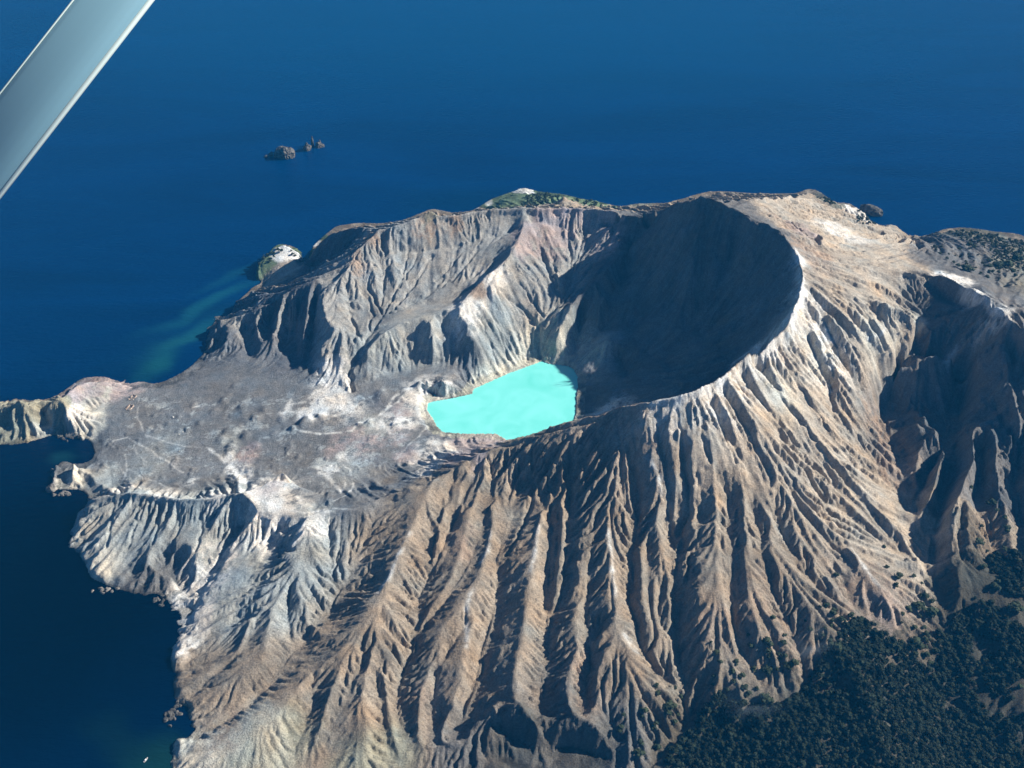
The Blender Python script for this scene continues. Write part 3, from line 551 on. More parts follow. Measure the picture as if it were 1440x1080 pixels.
# ------------------------------------------------------------------ materials
def mat(name, col=(0.5, 0.5, 0.5), rough=0.9, spec=0.2, metal=0.0):
    m = bpy.data.materials.new(name); m.use_nodes = True
    b = m.node_tree.nodes['Principled BSDF']
    b.inputs['Base Color'].default_value = (*col, 1); b.inputs['Roughness'].default_value = rough
    b.inputs['Specular IOR Level'].default_value = spec; b.inputs['Metallic'].default_value = metal
    return m, m.node_tree.nodes, m.node_tree.links, b
def ground_material():
    m, n, l, b = mat('volcanic_ground', rough=0.95, spec=0.08)
    at = n.new('ShaderNodeAttribute'); at.attribute_name = 'ground'
    tc = n.new('ShaderNodeTexCoord')
    def nz(scale, det, rough=0.6):
        t = n.new('ShaderNodeTexNoise'); t.inputs['Scale'].default_value = scale; t.inputs['Detail'].default_value = det
        t.inputs['Roughness'].default_value = rough; l.new(tc.outputs['Object'], t.inputs['Vector']); return t
    n1 = nz(0.35, 5, 0.7); n2 = nz(0.06, 4, 0.65)
    mr = n.new('ShaderNodeMapRange'); mr.inputs[1].default_value = 0.3; mr.inputs[2].default_value = 0.7; mr.inputs[3].default_value = 0.62; mr.inputs[4].default_value = 1.38
    l.new(n1.outputs['Fac'], mr.inputs[0])
    mr2 = n.new('ShaderNodeMapRange'); mr2.inputs[1].default_value = 0.3; mr2.inputs[2].default_value = 0.7; mr2.inputs[3].default_value = 0.84; mr2.inputs[4].default_value = 1.16
    l.new(n2.outputs['Fac'], mr2.inputs[0])
    mu = n.new('ShaderNodeMath'); mu.operation = 'MULTIPLY'; l.new(mr.outputs[0], mu.inputs[0]); l.new(mr2.outputs[0], mu.inputs[1])
    vm = n.new('ShaderNodeVectorMath'); vm.operation = 'SCALE'; l.new(at.outputs['Color'], vm.inputs[0]); l.new(mu.outputs[0], vm.inputs['Scale'])
    l.new(vm.outputs[0], b.inputs['Base Color'])
    bp = n.new('ShaderNodeBump'); bp.inputs['Strength'].default_value = 1.0; bp.inputs['Distance'].default_value = 2.6
    l.new(n1.outputs['Fac'], bp.inputs['Height']); l.new(bp.outputs[0], b.inputs['Normal'])
    return m
terrain = build_grid('terrain', Z, RGB); terrain['kind'] = 'structure'
terrain.data.materials.append(ground_material())

# ------------------------------------------------------------------ water
def plane_mesh(name, verts, m):
    me = bpy.data.meshes.new(name); me.from_pydata(verts, [], [tuple(range(len(verts)))]); me.update()
    o = bpy.data.objects.new(name, me); C.objects.link(o); me.materials.append(m); return o
def sea_material():
    m, n, l, b = mat('sea_water', (0.0, 0.02, 0.06), rough=0.18, spec=0.12)
    b.inputs['IOR'].default_value = 1.33
    tc = n.new('ShaderNodeTexCoord')
    # colour patches: pale silt in shallows, darker patches, and painted light falloff
    col = None
    base = n.new('ShaderNodeRGB'); base.outputs[0].default_value = (0.0, 0.021, 0.082, 1)
    stn = n.new('ShaderNodeTexNoise'); stn.inputs['Scale'].default_value = 0.0022; stn.inputs['Detail'].default_value = 7; stn.inputs['Distortion'].default_value = 1.0
    stm = n.new('ShaderNodeMapping'); stm.inputs['Rotation'].default_value = (0, 0, 0.2); stm.inputs['Scale'].default_value = (0.45, 1.8, 1); l.new(tc.outputs['Object'], stm.inputs[0]); l.new(stm.outputs[0], stn.inputs['Vector'])
    str_ = n.new('ShaderNodeMapRange'); str_.inputs[1].default_value = 0.3; str_.inputs[2].default_value = 0.7; str_.inputs[3].default_value = 0.78; str_.inputs[4].default_value = 1.22; l.new(stn.outputs['Fac'], str_.inputs[0])
    stv = n.new('ShaderNodeVectorMath'); stv.operation = 'SCALE'; l.new(base.outputs[0], stv.inputs[0]); l.new(str_.outputs[0], stv.inputs['Scale'])
    col = stv.outputs[0]
    wpn = n.new('ShaderNodeTexNoise'); wpn.inputs['Scale'].default_value = 0.006; wpn.inputs['Detail'].default_value = 5; l.new(tc.outputs['Object'], wpn.inputs['Vector'])
    wsub = n.new('ShaderNodeVectorMath'); wsub.operation = 'SUBTRACT'; wsub.inputs[1].default_value = (0.5, 0.5, 0.5); l.new(wpn.outputs['Color'], wsub.inputs[0])
    wsc = n.new('ShaderNodeVectorMath'); wsc.operation = 'SCALE'; wsc.inputs['Scale'].default_value = 130; wfl = n.new('ShaderNodeVectorMath'); wfl.operation = 'MULTIPLY'; wfl.inputs[1].default_value = (1, 1, 0); l.new(wsub.outputs[0], wfl.inputs[0]); l.new(wfl.outputs[0], wsc.inputs[0])
    wad = n.new('ShaderNodeVectorMath'); wad.operation = 'ADD'; l.new(tc.outputs['Object'], wad.inputs[0]); l.new(wsc.outputs[0], wad.inputs[1])
    patches = [  # u, v, length, width, angle(deg), strength, colour
        (222, 515, 45, 18, 62, 0.9, (0.008, 0.085, 0.11)), (250, 480, 80, 15, 52, 0.9, (0.008, 0.08, 0.11)), (290, 430, 110, 14, 50, 0.8, (0.006, 0.07, 0.11)), (325, 390, 80, 12, 48, 0.4, (0.006, 0.07, 0.11)),
        (215, 1074, 46, 20, -10, 0.9, (0.012, 0.075, 0.07)), (150, 1040, 34, 18, -30, 0.35, (0.012, 0.07, 0.07)), (260, 470, 140, 34, 50, 0.2, (0.006, 0.06, 0.10)),
        (60, 820, 420, 330, 70, 1.0, (0.0, 0.001, 0.005)), (40, 640, 150, 60, 0, 0.6, (0.0001, 0.004, 0.016)), (700, 30, 1500, 500, 0, 0.75, (0.0, 0.045, 0.125)), (100, 636, 26, 10, 0, 0.4, (0.01, 0.06, 0.07)), (640, 280, 120, 60, 20, 0.3, (0.0, 0.02, 0.05))]  # lower-left dark and far bright patches paint the sea's light gradient into its colour
    for (u, v, a, b_, ang, st, c) in patches:
        X, Y, _ = W(u, v, 0); k = 1.55
        mp = n.new('ShaderNodeMapping'); mp.vector_type = 'TEXTURE'
        mp.inputs['Location'].default_value = (X, Y, 0); mp.inputs['Rotation'].default_value = (0, 0, R(ang)); mp.inputs['Scale'].default_value = (a * k, b_ * k * 1.4, 1)
        l.new(wad.outputs[0], mp.inputs['Vector'])
        ln_ = n.new('ShaderNodeVectorMath'); ln_.operation = 'LENGTH'; l.new(mp.outputs[0], ln_.inputs[0])
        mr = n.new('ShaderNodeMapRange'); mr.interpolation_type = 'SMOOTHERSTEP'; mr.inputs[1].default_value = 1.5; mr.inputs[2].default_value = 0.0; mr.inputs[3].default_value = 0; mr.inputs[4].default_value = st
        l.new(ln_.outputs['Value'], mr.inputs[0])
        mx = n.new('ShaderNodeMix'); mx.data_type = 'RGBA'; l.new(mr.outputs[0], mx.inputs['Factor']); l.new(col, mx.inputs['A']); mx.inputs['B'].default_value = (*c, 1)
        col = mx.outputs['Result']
    l.new(col, b.inputs['Base Color'])
    w1 = n.new('ShaderNodeTexNoise'); w1.inputs['Scale'].default_value = 0.09; w1.inputs['Detail'].default_value = 6; w1.inputs['Roughness'].default_value = 0.65
    mp = n.new('ShaderNodeMapping'); mp.inputs['Scale'].default_value = (0.5, 1.3, 1); l.new(tc.outputs['Object'], mp.inputs[0]); l.new(mp.outputs[0], w1.inputs['Vector'])
    bp = n.new('ShaderNodeBump'); bp.inputs['Strength'].default_value = 0.8; bp.inputs['Distance'].default_value = 2.4
    l.new(w1.outputs['Fac'], bp.inputs['Height']); l.new(bp.outputs[0], b.inputs['Normal'])
    return m
Q = 45000
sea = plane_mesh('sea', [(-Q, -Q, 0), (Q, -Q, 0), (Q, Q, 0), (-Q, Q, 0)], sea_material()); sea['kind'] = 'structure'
def lake_material():
    m, n, l, b = mat('turquoise_water', (0.10, 0.78, 0.72), rough=0.35, spec=0.4)
    tc = n.new('ShaderNodeTexCoord'); t = n.new('ShaderNodeTexNoise'); t.inputs['Scale'].default_value = 0.010; t.inputs['Detail'].default_value = 6; t.inputs['Distortion'].default_value = 2.2; l.new(tc.outputs['Object'], t.inputs[0])
    cr = n.new('ShaderNodeValToRGB'); cr.color_ramp.elements[0].position = 0.25; cr.color_ramp.elements[0].color = (0.15, 0.70, 0.61, 1); cr.color_ramp.elements[1].position = 0.72; cr.color_ramp.elements[1].color = (0.25, 0.82, 0.76, 1)
    l.new(t.outputs['Fac'], cr.inputs[0]); l.new(cr.outputs[0], b.inputs['Base Color']); return m
lk_in = [W(u_, v_, 20) for u_, v_ in ((590, 560), (590, 620), (640, 640), (716, 660), (830, 620), (850, 560), (840, 500), (740, 490), (640, 530))]
lake_o = plane_mesh('crater_lake', [(p[0], p[1], 20.0) for p in lk_in][::1], lake_material()); lake_o['kind'] = 'structure'

# ------------------------------------------------------------------ air
def closed_box(name, lo, hi, m):
    v = [(x, y, z) for z in (lo[2], hi[2]) for y in (lo[1], hi[1]) for x in (lo[0], hi[0])]
    f = [(0, 2, 3, 1), (4, 5, 7, 6), (0, 1, 5, 4), (2, 6, 7, 3), (0, 4, 6, 2), (1, 3, 7, 5)]
    me = bpy.data.meshes.new(name); me.from_pydata(v, [], f); me.update(); me.materials.append(m)
    o = bpy.data.objects.new(name, me); C.objects.link(o); return o
hm_ = bpy.data.materials.new('haze'); hm_.use_nodes = True; hn = hm_.node_tree.nodes; hn.clear()
pv = hn.new('ShaderNodeVolumePrincipled'); pv.inputs['Color'].default_value = (0.03, 0.42, 1.0, 1); pv.inputs['Density'].default_value = 0.000034; pv.inputs['Anisotropy'].default_value = 0.0
ho = hn.new('ShaderNodeOutputMaterial'); hm_.node_tree.links.new(pv.outputs[0], ho.inputs['Volume'])
hz = closed_box('haze', (-46000, -46000, -30), (46000, 46000, 1412), hm_); hz['kind'] = 'stuff'

# ------------------------------------------------------------------ helpers for things
def mesh_obj(name, v, f, m, parent=None, smooth=False, mats=None, fm=None):
    me = bpy.data.meshes.new(name); me.from_pydata([tuple(map(float, p)) for p in v], [], [tuple(map(int, q)) for q in f]); me.update()
    for k in (mats or [m]): me.materials.append(k)
    if fm is not None: me.polygons.foreach_set('material_index', np.array(fm, np.int32))
    if smooth: me.polygons.foreach_set('use_smooth', np.ones(len(me.polygons), bool))
    o = bpy.data.objects.new(name, me); C.objects.link(o)
    if parent: o.parent = parent
    return o
def tag(o, label, cat, group=None, kind=None):
    o['label'] = label; o['category'] = cat
    if group: o['group'] = group
    if kind: o['kind'] = kind
    return o
def empty(name, loc, rz=0):
    o = bpy.data.objects.new(name, None); C.objects.link(o); o.location = loc; o.rotation_euler = (0, 0, rz); o.empty_display_size = 1; return o
def ico(sub):
    t = (1 + 5 ** 0.5) / 2
    v = [(-1, t, 0), (1, t, 0), (-1, -t, 0), (1, -t, 0), (0, -1, t), (0, 1, t), (0, -1, -t), (0, 1, -t), (t, 0, -1), (t, 0, 1), (-t, 0, -1), (-t, 0, 1)]
    f = [(0, 11, 5), (0, 5, 1), (0, 1, 7), (0, 7, 10), (0, 10, 11), (1, 5, 9), (5, 11, 4), (11, 10, 2), (10, 7, 6), (7, 1, 8), (3, 9, 4), (3, 4, 2), (3, 2, 6), (3, 6, 8), (3, 8, 9), (4, 9, 5), (2, 4, 11), (6, 2, 10), (8, 6, 7), (9, 8, 1)]
    v = [np.array(p) / np.linalg.norm(p) for p in v]
    for _ in range(sub):
        c = {}; nf = []
        def mid(a, b):
            k = (min(a, b), max(a, b))
            if k not in c:
                p = v[a] + v[b]; v.append(p / np.linalg.norm(p)); c[k] = len(v) - 1
            return c[k]
        for a, b, d in f:
            x, y, z = mid(a, b), mid(b, d), mid(d, a); nf += [(a, x, z), (b, y, x), (d, z, y), (x, y, z)]
        f = nf
    return np.array(v), np.array(f)
IV, IF_ = ico(1); IV2, IF2 = ico(3)
def groundz(x, y):
    i = np.clip(np.round((np.asarray(x) - X0) / CELL).astype(int), 0, NX - 1); j = np.clip(np.round((np.asarray(y) - Y0) / CELL).astype(int), 0, NY - 1)
    return Z[j, i]

# ------------------------------------------------------------------ trees and shrubs
def leaf_mat(name, c1, c2, sc):
    m, n, l, b = mat(name, rough=0.85, spec=0.1)
    tc = n.new('ShaderNodeTexCoord'); ob = n.new('ShaderNodeObjectInfo')
    ad = n.new('ShaderNodeVectorMath'); ad.operation = 'ADD'; l.new(tc.outputs['Object'], ad.inputs[0]); l.new(ob.outputs['Location'], ad.inputs[1])
    t = n.new('ShaderNodeTexNoise'); t.inputs['Scale'].default_value = sc; t.inputs['Detail'].default_value = 3; l.new(ad.outputs[0], t.inputs['Vector'])
    cr = n.new('ShaderNodeValToRGB'); cr.color_ramp.elements[0].position = 0.35; cr.color_ramp.elements[0].color = (*c1, 1); cr.color_ramp.elements[1].position = 0.68; cr.color_ramp.elements[1].color = (*c2, 1)
    l.new(t.outputs['Fac'], cr.inputs[0]); l.new(cr.outputs[0], b.inputs['Base Color']); return m
M_leaf = leaf_mat('pohutukawa_leaves'.replace('pohutukawa', 'dark'), (0.007, 0.013, 0.008), (0.036, 0.048, 0.029), 0.09)
M_shrub = leaf_mat('shrub_leaves', (0.02, 0.03, 0.018), (0.06, 0.075, 0.04), 0.4)
M_bark = mat('grey_bark', (0.16, 0.14, 0.12), 0.9, 0.1)[0]
def tree_geo(seed, nclump=9, leaves=16):
    """unit crown (radius about 1) of leaf clumps above a short trunk"""
    r = np.random.default_rng(seed); V = []; Fc = []; fm = []; n = 0
    def add(v, f, mi):
        nonlocal n
        V.append(v); Fc.append(f + n); fm.extend([mi] * len(f)); n += len(v)
    # trunk and limbs
    def limb(a, b, ra, rb):
        a = np.array(a, float); b = np.array(b, float); d = b - a; d /= np.linalg.norm(d); p = np.cross(d, [0.3, 1, 0.2]); p /= np.linalg.norm(p); q = np.cross(d, p)
        an = np.arange(5) * 2 * np.pi / 5; rg = np.cos(an)[:, None] * p + np.sin(an)[:, None] * q
        v = np.vstack([a + rg * ra, b + rg * rb]); f = []
        for k in range(5):
            k2 = (k + 1) % 5; f += [(k, k2, 5 + k2), (k, 5 + k2, 5 + k)]
        add(v, np.array(f), 1)
    limb((0, 0, -0.3), (0.03, 0, 0.55), 0.11, 0.08)
    for k in range(3):
        an = k * 2.1 + r.random(); limb((0.03, 0, 0.5), (0.5 * math.cos(an), 0.5 * math.sin(an), 0.85), 0.06, 0.03)
    for k in range(nclump):
        an = r.random() * 6.28; rad = 0.68 * math.sqrt(r.random()) if k else 0
        c = np.array([rad * math.cos(an), rad * math.sin(an), 0.62 + 0.42 * (1 - rad) + r.normal() * 0.08]); s_ = 0.30 + 0.16 * r.random()
        v = IV * (1 + r.normal(0, 0.16, (len(IV), 1))) * s_ * np.array([1.1, 1.1, 0.75]) + c
        add(v, IF_.copy(), 0)
        for q in range(leaves):
            d = r.normal(size=3); d[2] = abs(d[2]); d /= np.linalg.norm(d); p0 = c + d * s_ * np.array([1.2, 1.2, 0.85]); t1 = r.normal(size=3) * 0.13; t2 = r.normal(size=3) * 0.13
            add(np.array([p0, p0 + t1, p0 + t2]), np.array([(0, 1, 2)]), 0)
    return np.vstack(V), np.vstack(Fc), fm
TREES = [tree_geo(s_) for s_ in range(5)]
TM = []
for v, f, fm in TREES:
    me = bpy.data.meshes.new('tree'); me.from_pydata(v.tolist(), [], f.tolist()); me.update(); me.materials.append(M_leaf); me.materials.append(M_bark)
    me.polygons.foreach_set('material_index', np.array(fm, np.int32)); TM.append(me)
SH = [tree_geo(50 + s_, 6, 14) for s_ in range(3)]
SM = []
for v, f, fm in SH:
    v = v.copy(); v[:, 2] = (v[:, 2] - 0.35) * 0.9
    me = bpy.data.meshes.new('shrub'); me.from_pydata(v.tolist(), [], f.tolist()); me.update(); me.materials.append(M_shrub); me.materials.append(M_bark)
    me.polygons.foreach_set('material_index', np.array(fm, np.int32)); SM.append(me)
WOODS = {
 'A': "930,1110 940,1060 960,1035 977,1023 993,983 1010,973 1037,987 1070,995 1107,987 1127,973 1147,940 1160,917 1173,907 1183,883 1207,870 1227,877 1253,900 1280,910 1293,932 1307,941 1323,924 1313,893 1327,887 1360,915 1373,973 1400,1030 1420,1120 1300,1180 1000,1180",
 'B': "1335,880 1345,850 1360,838 1380,832 1408,860 1440,867 1500,880 1500,960 1440,950 1427,960 1423,987 1400,983 1380,953 1355,915",
 'C': "1387,783 1400,778 1440,785 1500,790 1500,850 1440,843 1417,837 1407,815 1395,800", 'D': "1395,1010 1440,1008 1500,1010 1500,1100 1425,1120"}
BARE = ["985,985 1000,975 983,1010 975,1030 965,1035", "975,1028 1010,1020 1015,1026 975,1036"]
cand = []
wn_ = noise(30, 71, 3)
for key, pl in WOODS.items():
    P = [pick(*map(float, q.split(','))) for q in pl.split()]
    Pg = [(p[0], p[1]) for p in P]
    xa = min(p[0] for p in Pg); xb = max(p[0] for p in Pg); ya = min(p[1] for p in Pg); yb = max(p[1] for p in Pg)
    st_ = 6.8
    gx_, gy_ = np.meshgrid(np.arange(xa, xb, st_), np.arange(ya, yb, st_))
    gx_ = gx_ + rng.uniform(-3.2, 3.2, gx_.shape); gy_ = gy_ + rng.uniform(-3.2, 3.2, gy_.shape)
    ok = inside(Pg, gx_, gy_)
    for x, y in zip(gx_[ok], gy_[ok]):
        z = float(groundz(x, y)); i = int((x - X0) / CELL); j = int((y - Y0) / CELL)
        if not (0 < i < NX - 1 and 0 < j < NY - 1) or z < 2 or wn_[j, i] > (1.2 if key == 'A' else 0.6): continue
        cand.append((x, y, z))
print('tree candidates', len(cand))
def project(x, y, z):
    dx, dy, dz = x, y, z - CAM_H
    dep_ = dy * math.cos(PITCH) - dz * math.sin(PITCH); upv = dy * math.sin(PITCH) + dz * math.cos(PITCH)
    return 720 + F * dx / dep_, 540 - F * upv / dep_, dep_
inview = []; rest = []
for c in cand:
    u, v, d = project(*c)
    (inview if (0 < u < 1436 and v < 1076) else rest).append((d, c))
inview.sort(key=lambda t: t[0])
solo = inview[:300]; mass = inview[300:] + rest
for k, (d, c) in enumerate(solo):
    o = bpy.data.objects.new('tree', TM[k % 5]); C.objects.link(o)
    s_ = float(rng.triangular(2.6, 4.2, 6.8)); o.location = (c[0], c[1], c[2] - 0.8); o.scale = (s_, s_, s_ * float(rng.uniform(0.9, 1.35))); o.rotation_euler = (0, 0, float(rng.uniform(0, 6.28)))
    
    pu, pv_, _ = project(*c)
    where = 'at the left end of the lower wood' if pu < 1040 else 'in the middle of the lower wood' if pu < 1230 else 'at the right of the wood by the gully'
    tag(o, ('tall broad' if s_ > 5.2 else 'low narrow' if s_ < 3.8 else 'middling') + ' dark green tree ' + where, 'tree', 'dark trees of the lower wood')
def mass_mesh(name, pts, geo, smin, smax, mats, sink=0.8):
    V = []; Fc = []; M_ = []; n = 0
    for k, (x, y, z) in enumerate(pts):
        v, f, fm = geo[k % len(geo)]; s_ = rng.uniform(smin, smax); a = rng.uniform(0, 6.28); ca, sa = math.cos(a), math.sin(a)
        q = v * np.array([s_, s_, s_ * rng.uniform(0.9, 1.3)]); q = np.stack([q[:, 0] * ca - q[:, 1] * sa + x, q[:, 0] * sa + q[:, 1] * ca + y, q[:, 2] + z - sink], 1)
        V.append(q); Fc.append(f + n); M_.append(np.array(fm)); n += len(q)
    return mesh_obj(name, np.vstack(V), np.vstack(Fc), None, mats=mats, fm=np.concatenate(M_))
forest = mass_mesh('forest', [c for d, c in mass], TREES, 2.8, 6.6, [M_leaf, M_bark]); tag(forest, 'dense dark wood covering the lower right slopes', 'forest', kind='stuff')
# low scrub on the hill at the far right and on the flat capes beyond the rim
def scatter(poly, step, pr):
    P = [pick(*map(float, q.split(','))) for q in poly.split()]
    xa = min(p[0] for p in P); xb = max(p[0] for p in P); ya = min(p[1] for p in P); yb = max(p[1] for p in P); out = []
    for x in np.arange(xa, xb, step):
        for y in np.arange(ya, yb, step):
            x2 = x + rng.uniform(-step, step) * 0.5; y2 = y + rng.uniform(-step, step) * 0.5
            if rng.random() < pr and inside(P, np.array([x2]), np.array([y2]))[0]:
                z = float(groundz(x2, y2))
                if z > 2: out.append((x2, y2, z))
    return out
pts = scatter("1335,326 1365,326 1390,331 1440,341 1480,350 1480,375 1440,372 1415,368 1395,355 1370,345 1345,335", 8, 0.62) + scatter("1395,355 1440,360 1480,380 1480,400 1430,385 1400,372", 9, 0.35) + scatter("1310,345 1380,352 1440,400 1380,390 1330,370", 12, 0.14)
pts += scatter("1150,273 1170,283 1176,290 1160,286", 8, 0.7) + scatter("1205,300 1232,312 1228,318 1206,312", 8, 0.6) + scatter("740,276 765,271 790,274 770,284 742,288", 8, 0.7) + scatter("800,279 838,284 860,290 820,286", 8, 0.5) + scatter("690,289 740,286 800,290 700,292", 10, 0.3) + scatter("365,375 372,360 385,352 400,350 392,360 378,372", 7, 0.35) + scatter("408,350 427,356 420,368 410,362", 7, 0.4)
scrub = mass_mesh('scrub', pts, SH, 2.6, 5.4, [M_shrub, M_bark], 0.5); tag(scrub, 'low dark scrub on the far hilltop and sea capes', 'scrub', kind='stuff')
SHR = {
 ('small round dark shrub on the tan spur left of the wood', 'shrubs on the spur left of the wood'): "1000,903,2 1008,917,4 1013,931,4 1003,953,3 1003,963,3 1035,930,4 1030,943,4 1032,958,3 1035,935,2 1043,950,5 1047,966,5 1064,968,3 1023,970,3 1077,983,9 1053,975,5",
 ('dark shrub on the blunt tan spur end above the dark cliff', 'shrubs on the blunt spur end'): "923,966,4 925,974,4 907,999,6 903,1008,3 942,993,8 940,1002,6 957,980,4 953,1007,3 948,1015,4 922,1017,4 919,1025,4 900,1043,5 925,1050,5 899,1059,7 873,1023,6 950,967,3 877,1005,3",
 ('dark shrub on the rust brown rib above the dusty hollow', 'shrubs above the dusty hollow'): "1087,869,5 1052,893,3 1103,893,3 1055,910,5 1078,903,8 1102,903,4 1079,917,5 1081,923,4 1095,920,3 1095,927,3 1103,923,4 1080,943,8 1060,940,4 1093,942,3 1107,937,6 1117,933,8",
 ('small dark shrub on the pale spur just above the wood', 'shrubs on the pale spur above the wood'): "1162,852,5 1173,857,4 1172,863,5 1153,853,2 1183,870,5 1170,873,3 1168,880,3 1160,883,2 1138,885,4 1147,902,3 1167,900,4 1158,912,4 1157,893,3 1132,874,2 1165,920,6 1197,867,5 1210,872,6 1177,912,11 1175,808,4 1247,797,3 1243,769,3",
 ('round dark shrub on the orange and cream spur tip', 'shrubs on the orange and cream spur tip'): "1277,857,5 1269,863,3 1285,882,4 1268,875,2 1300,882,3 1302,891,5 1301,899,4 1308,899,2 1313,905,4 1305,903,2 1302,910,3 1303,921,6 1315,916,5 1308,932,4 1293,867,3 1287,905,10 1293,852,8 1307,863,10",
 ('small dark shrub on the ribbed slope west of the deep gully', 'shrubs beside the deep gully'): "1263,810,6 1285,810,3 1296,820,2 1300,838,6 1310,845,4 1260,822,4",
 ('dark shrub on the smooth grey tan spur right of the deep gully', 'shrubs on the smooth grey spur'): "1380,741,3 1377,762,6 1388,775,3 1383,797,5 1395,803,4 1404,818,4 1398,825,7 1428,853,9 1413,727,3 1415,743,6 1413,772,4 1433,965,4 1393,708,7 1402,717,3 1365,685,3 1413,728,3",
 ('dark green bush among grey rubble on the far right hillside', 'bushes on the far right hillside'): "1360,378,8 1363,344,5 1370,347,4 1404,373,8 1417,373,9 1430,363,7 1391,366,4 1392,374,4 1388,389,3 1424,380,4 1427,387,3"}
kk = 0
for (lab, grp), ss in SHR.items():
    for t in ss.split():
        u, v, r_ = map(float, t.split(',')); X, Y, z = pick(u, v + r_ * 0.3)
        ppm = math.hypot(X, Y, CAM_H - z) / F
        o = bpy.data.objects.new('shrub', SM[kk % 3]); C.objects.link(o); kk += 1
        s_ = r_ * ppm * 1.05 + 0.4; o.location = (X, Y, z - 0.3); o.scale = (s_, s_, s_ * 0.95); o.rotation_euler = (0, 0, kk * 1.7); 
        adj = 'tiny' if r_ <= 2 else 'little' if r_ <= 3 else 'medium' if r_ <= 4 else 'bigger' if r_ <= 6 else 'large spreading'
        tag(o, adj + ' ' + lab.replace('small ', ''), 'shrub', grp)

# ------------------------------------------------------------------ rocks in the sea and on the shore
def rock_mat(name, c1, c2):
    m, n, l, b = mat(name, rough=0.95, spec=0.1); tc = n.new('ShaderNodeTexCoord'); t = n.new('ShaderNodeTexNoise'); t.inputs['Scale'].default_value = 0.16; t.inputs['Detail'].default_value = 6
    l.new(tc.outputs['Object'], t.inputs[0]); cr = n.new('ShaderNodeValToRGB'); cr.color_ramp.elements[0].position = 0.35; cr.color_ramp.elements[0].color = (*c1, 1); cr.color_ramp.elements[1].position = 0.65; cr.color_ramp.elements[1].color = (*c2, 1)
    l.new(t.outputs['Fac'], cr.inputs[0]); l.new(cr.outputs[0], b.inputs['Base Color']); return m
M_rock = rock_mat('sea_rock', (0.08, 0.075, 0.07), (0.30, 0.27, 0.23)); M_dark = rock_mat('dark_rock', (0.04, 0.04, 0.04), (0.17, 0.155, 0.135)); M_pale = rock_mat('pale_rock', (0.35, 0.33, 0.30), (0.62, 0.60, 0.56))
def rock(name, loc, sx, sy, sz, seed, m, rz=0.0, peaks=3):
    r = np.random.default_rng(seed); v = IV2.copy()
    dirs = r.normal(size=(14, 3)); dirs /= np.linalg.norm(dirs, axis=1)[:, None]; offs = r.uniform(0.62, 0.95, 14)
    k = np.min(np.where(v @ dirs.T > 0.05, offs / np.maximum(v @ dirs.T, 0.05), 9), axis=1); v = v * np.minimum(k, 1.15)[:, None]
    for q in range(peaks):
        a = r.uniform(0, 6.28); cx, cy_ = 0.5 * math.cos(a), 0.5 * math.sin(a); v[:, 2] += 0.35 * r.random() * np.exp(-((v[:, 0] - cx) ** 2 + (v[:, 1] - cy_) ** 2) / 0.05) * (v[:, 2] > 0)
    v += r.normal(0, 0.035, v.shape)
    v = v * np.array([sx, sy, sz])
    o = mesh_obj(name, v, IF2, m); o.location = loc; o.rotation_euler = (0, 0, rz); return o
for (u, v, wx_, wy_, h, m, lab) in [
    (404, 219, 33, 40, 26, M_dark, 'largest brown rock stack of the offshore cluster'), (381, 219, 8, 9, 9, M_dark, 'small low rock just left of the big offshore stack'), (374, 221, 6, 6, 5, M_dark, 'tiny leftmost rock of the offshore cluster'),
    (432, 210, 15, 17, 20, M_dark, 'dark rugged rock right of the big offshore stack'), (440, 205, 5, 6, 26, M_dark, 'thin pinnacle between two dark offshore rocks'), (450, 206, 14, 14, 17, M_dark, 'dark rock at the right end of the offshore cluster')]:
    X, Y, _ = W(u, v, 0); tag(rock('sea_rock', (X, Y, h * 0.1), wx_, wy_, h, int(u), M_rock if m is M_rock else M_dark, 0.4), lab, 'sea rock', 'rocks standing offshore in the open sea')
X, Y, _ = W(1222, 299, 0); tag(rock('sea_rock', (X, Y, 2), 34, 16, 18, 5, M_dark, -0.5), 'dark rock islet off the far right shore', 'sea rock')
X, Y, _ = W(72, 689, 0); tag(rock('sea_rock', (X, Y, 1), 8, 9, 13, 9, M_rock, 0.3), 'squat tan sea stack at the foot of the cove spires', 'sea rock')
rr_ = np.random.default_rng(3)
for (u0, v0, n_, su, sv, lab, grp, m) in [(245, 1003, 26, 11, 9, 'wet dark boulder in the shallow rock patch below the brown cliff', 'boulders in the shallow rock patch', M_dark), (225, 846, 12, 10, 5, 'dark boulder on the shore of the shaded cove', 'boulders in the shaded cove', M_dark), (150, 829, 10, 16, 4, 'reddish boulder at the foot of the pale cliff', 'boulders below the pale cliff', M_rock), (95, 695, 12, 18, 2.5, 'brown boulder at the foot of the spires', 'boulders below the spires', M_rock), (95, 616, 12, 16, 3, 'dark boulder on the shelf in the narrow cove', 'boulders on the narrow cove shelf', M_dark)]:
    for k in range(n_):
        X, Y, _ = W(u0 + rr_.normal() * su * 0.6, v0 + rr_.normal() * sv * 0.6, 0); s_ = rr_.uniform(1.6, 4.2)
        z = max(0.0, float(groundz(X, Y))); tag(rock('boulder', (X, Y, z), s_ * 1.3, s_, s_ * 0.8, 100 + k, m, rr_.random() * 6, 1), ('large ' if s_ > 3.2 else 'small ' if s_ < 2.3 else 'middling ') + lab, 'boulder', grp)
for (u, v, s_, lab) in [(252, 611, 1.6, 'left of two pale stones on the grey crater floor'), (257, 608, 1.7, 'right of two pale stones on the grey crater floor'), (252, 635, 1.5, 'lone pale stone below the pair on the crater floor'), (243, 587, 2.2, 'pale boulder beside the dark trench on the crater floor')]:
    X, Y, z = pick(u, v); tag(rock('stone', (X, Y, z + 0.3), s_ * 1.2, s_, s_, int(u + v), M_pale, 0.5, 1), lab, 'stone', 'pale stones on the crater floor')

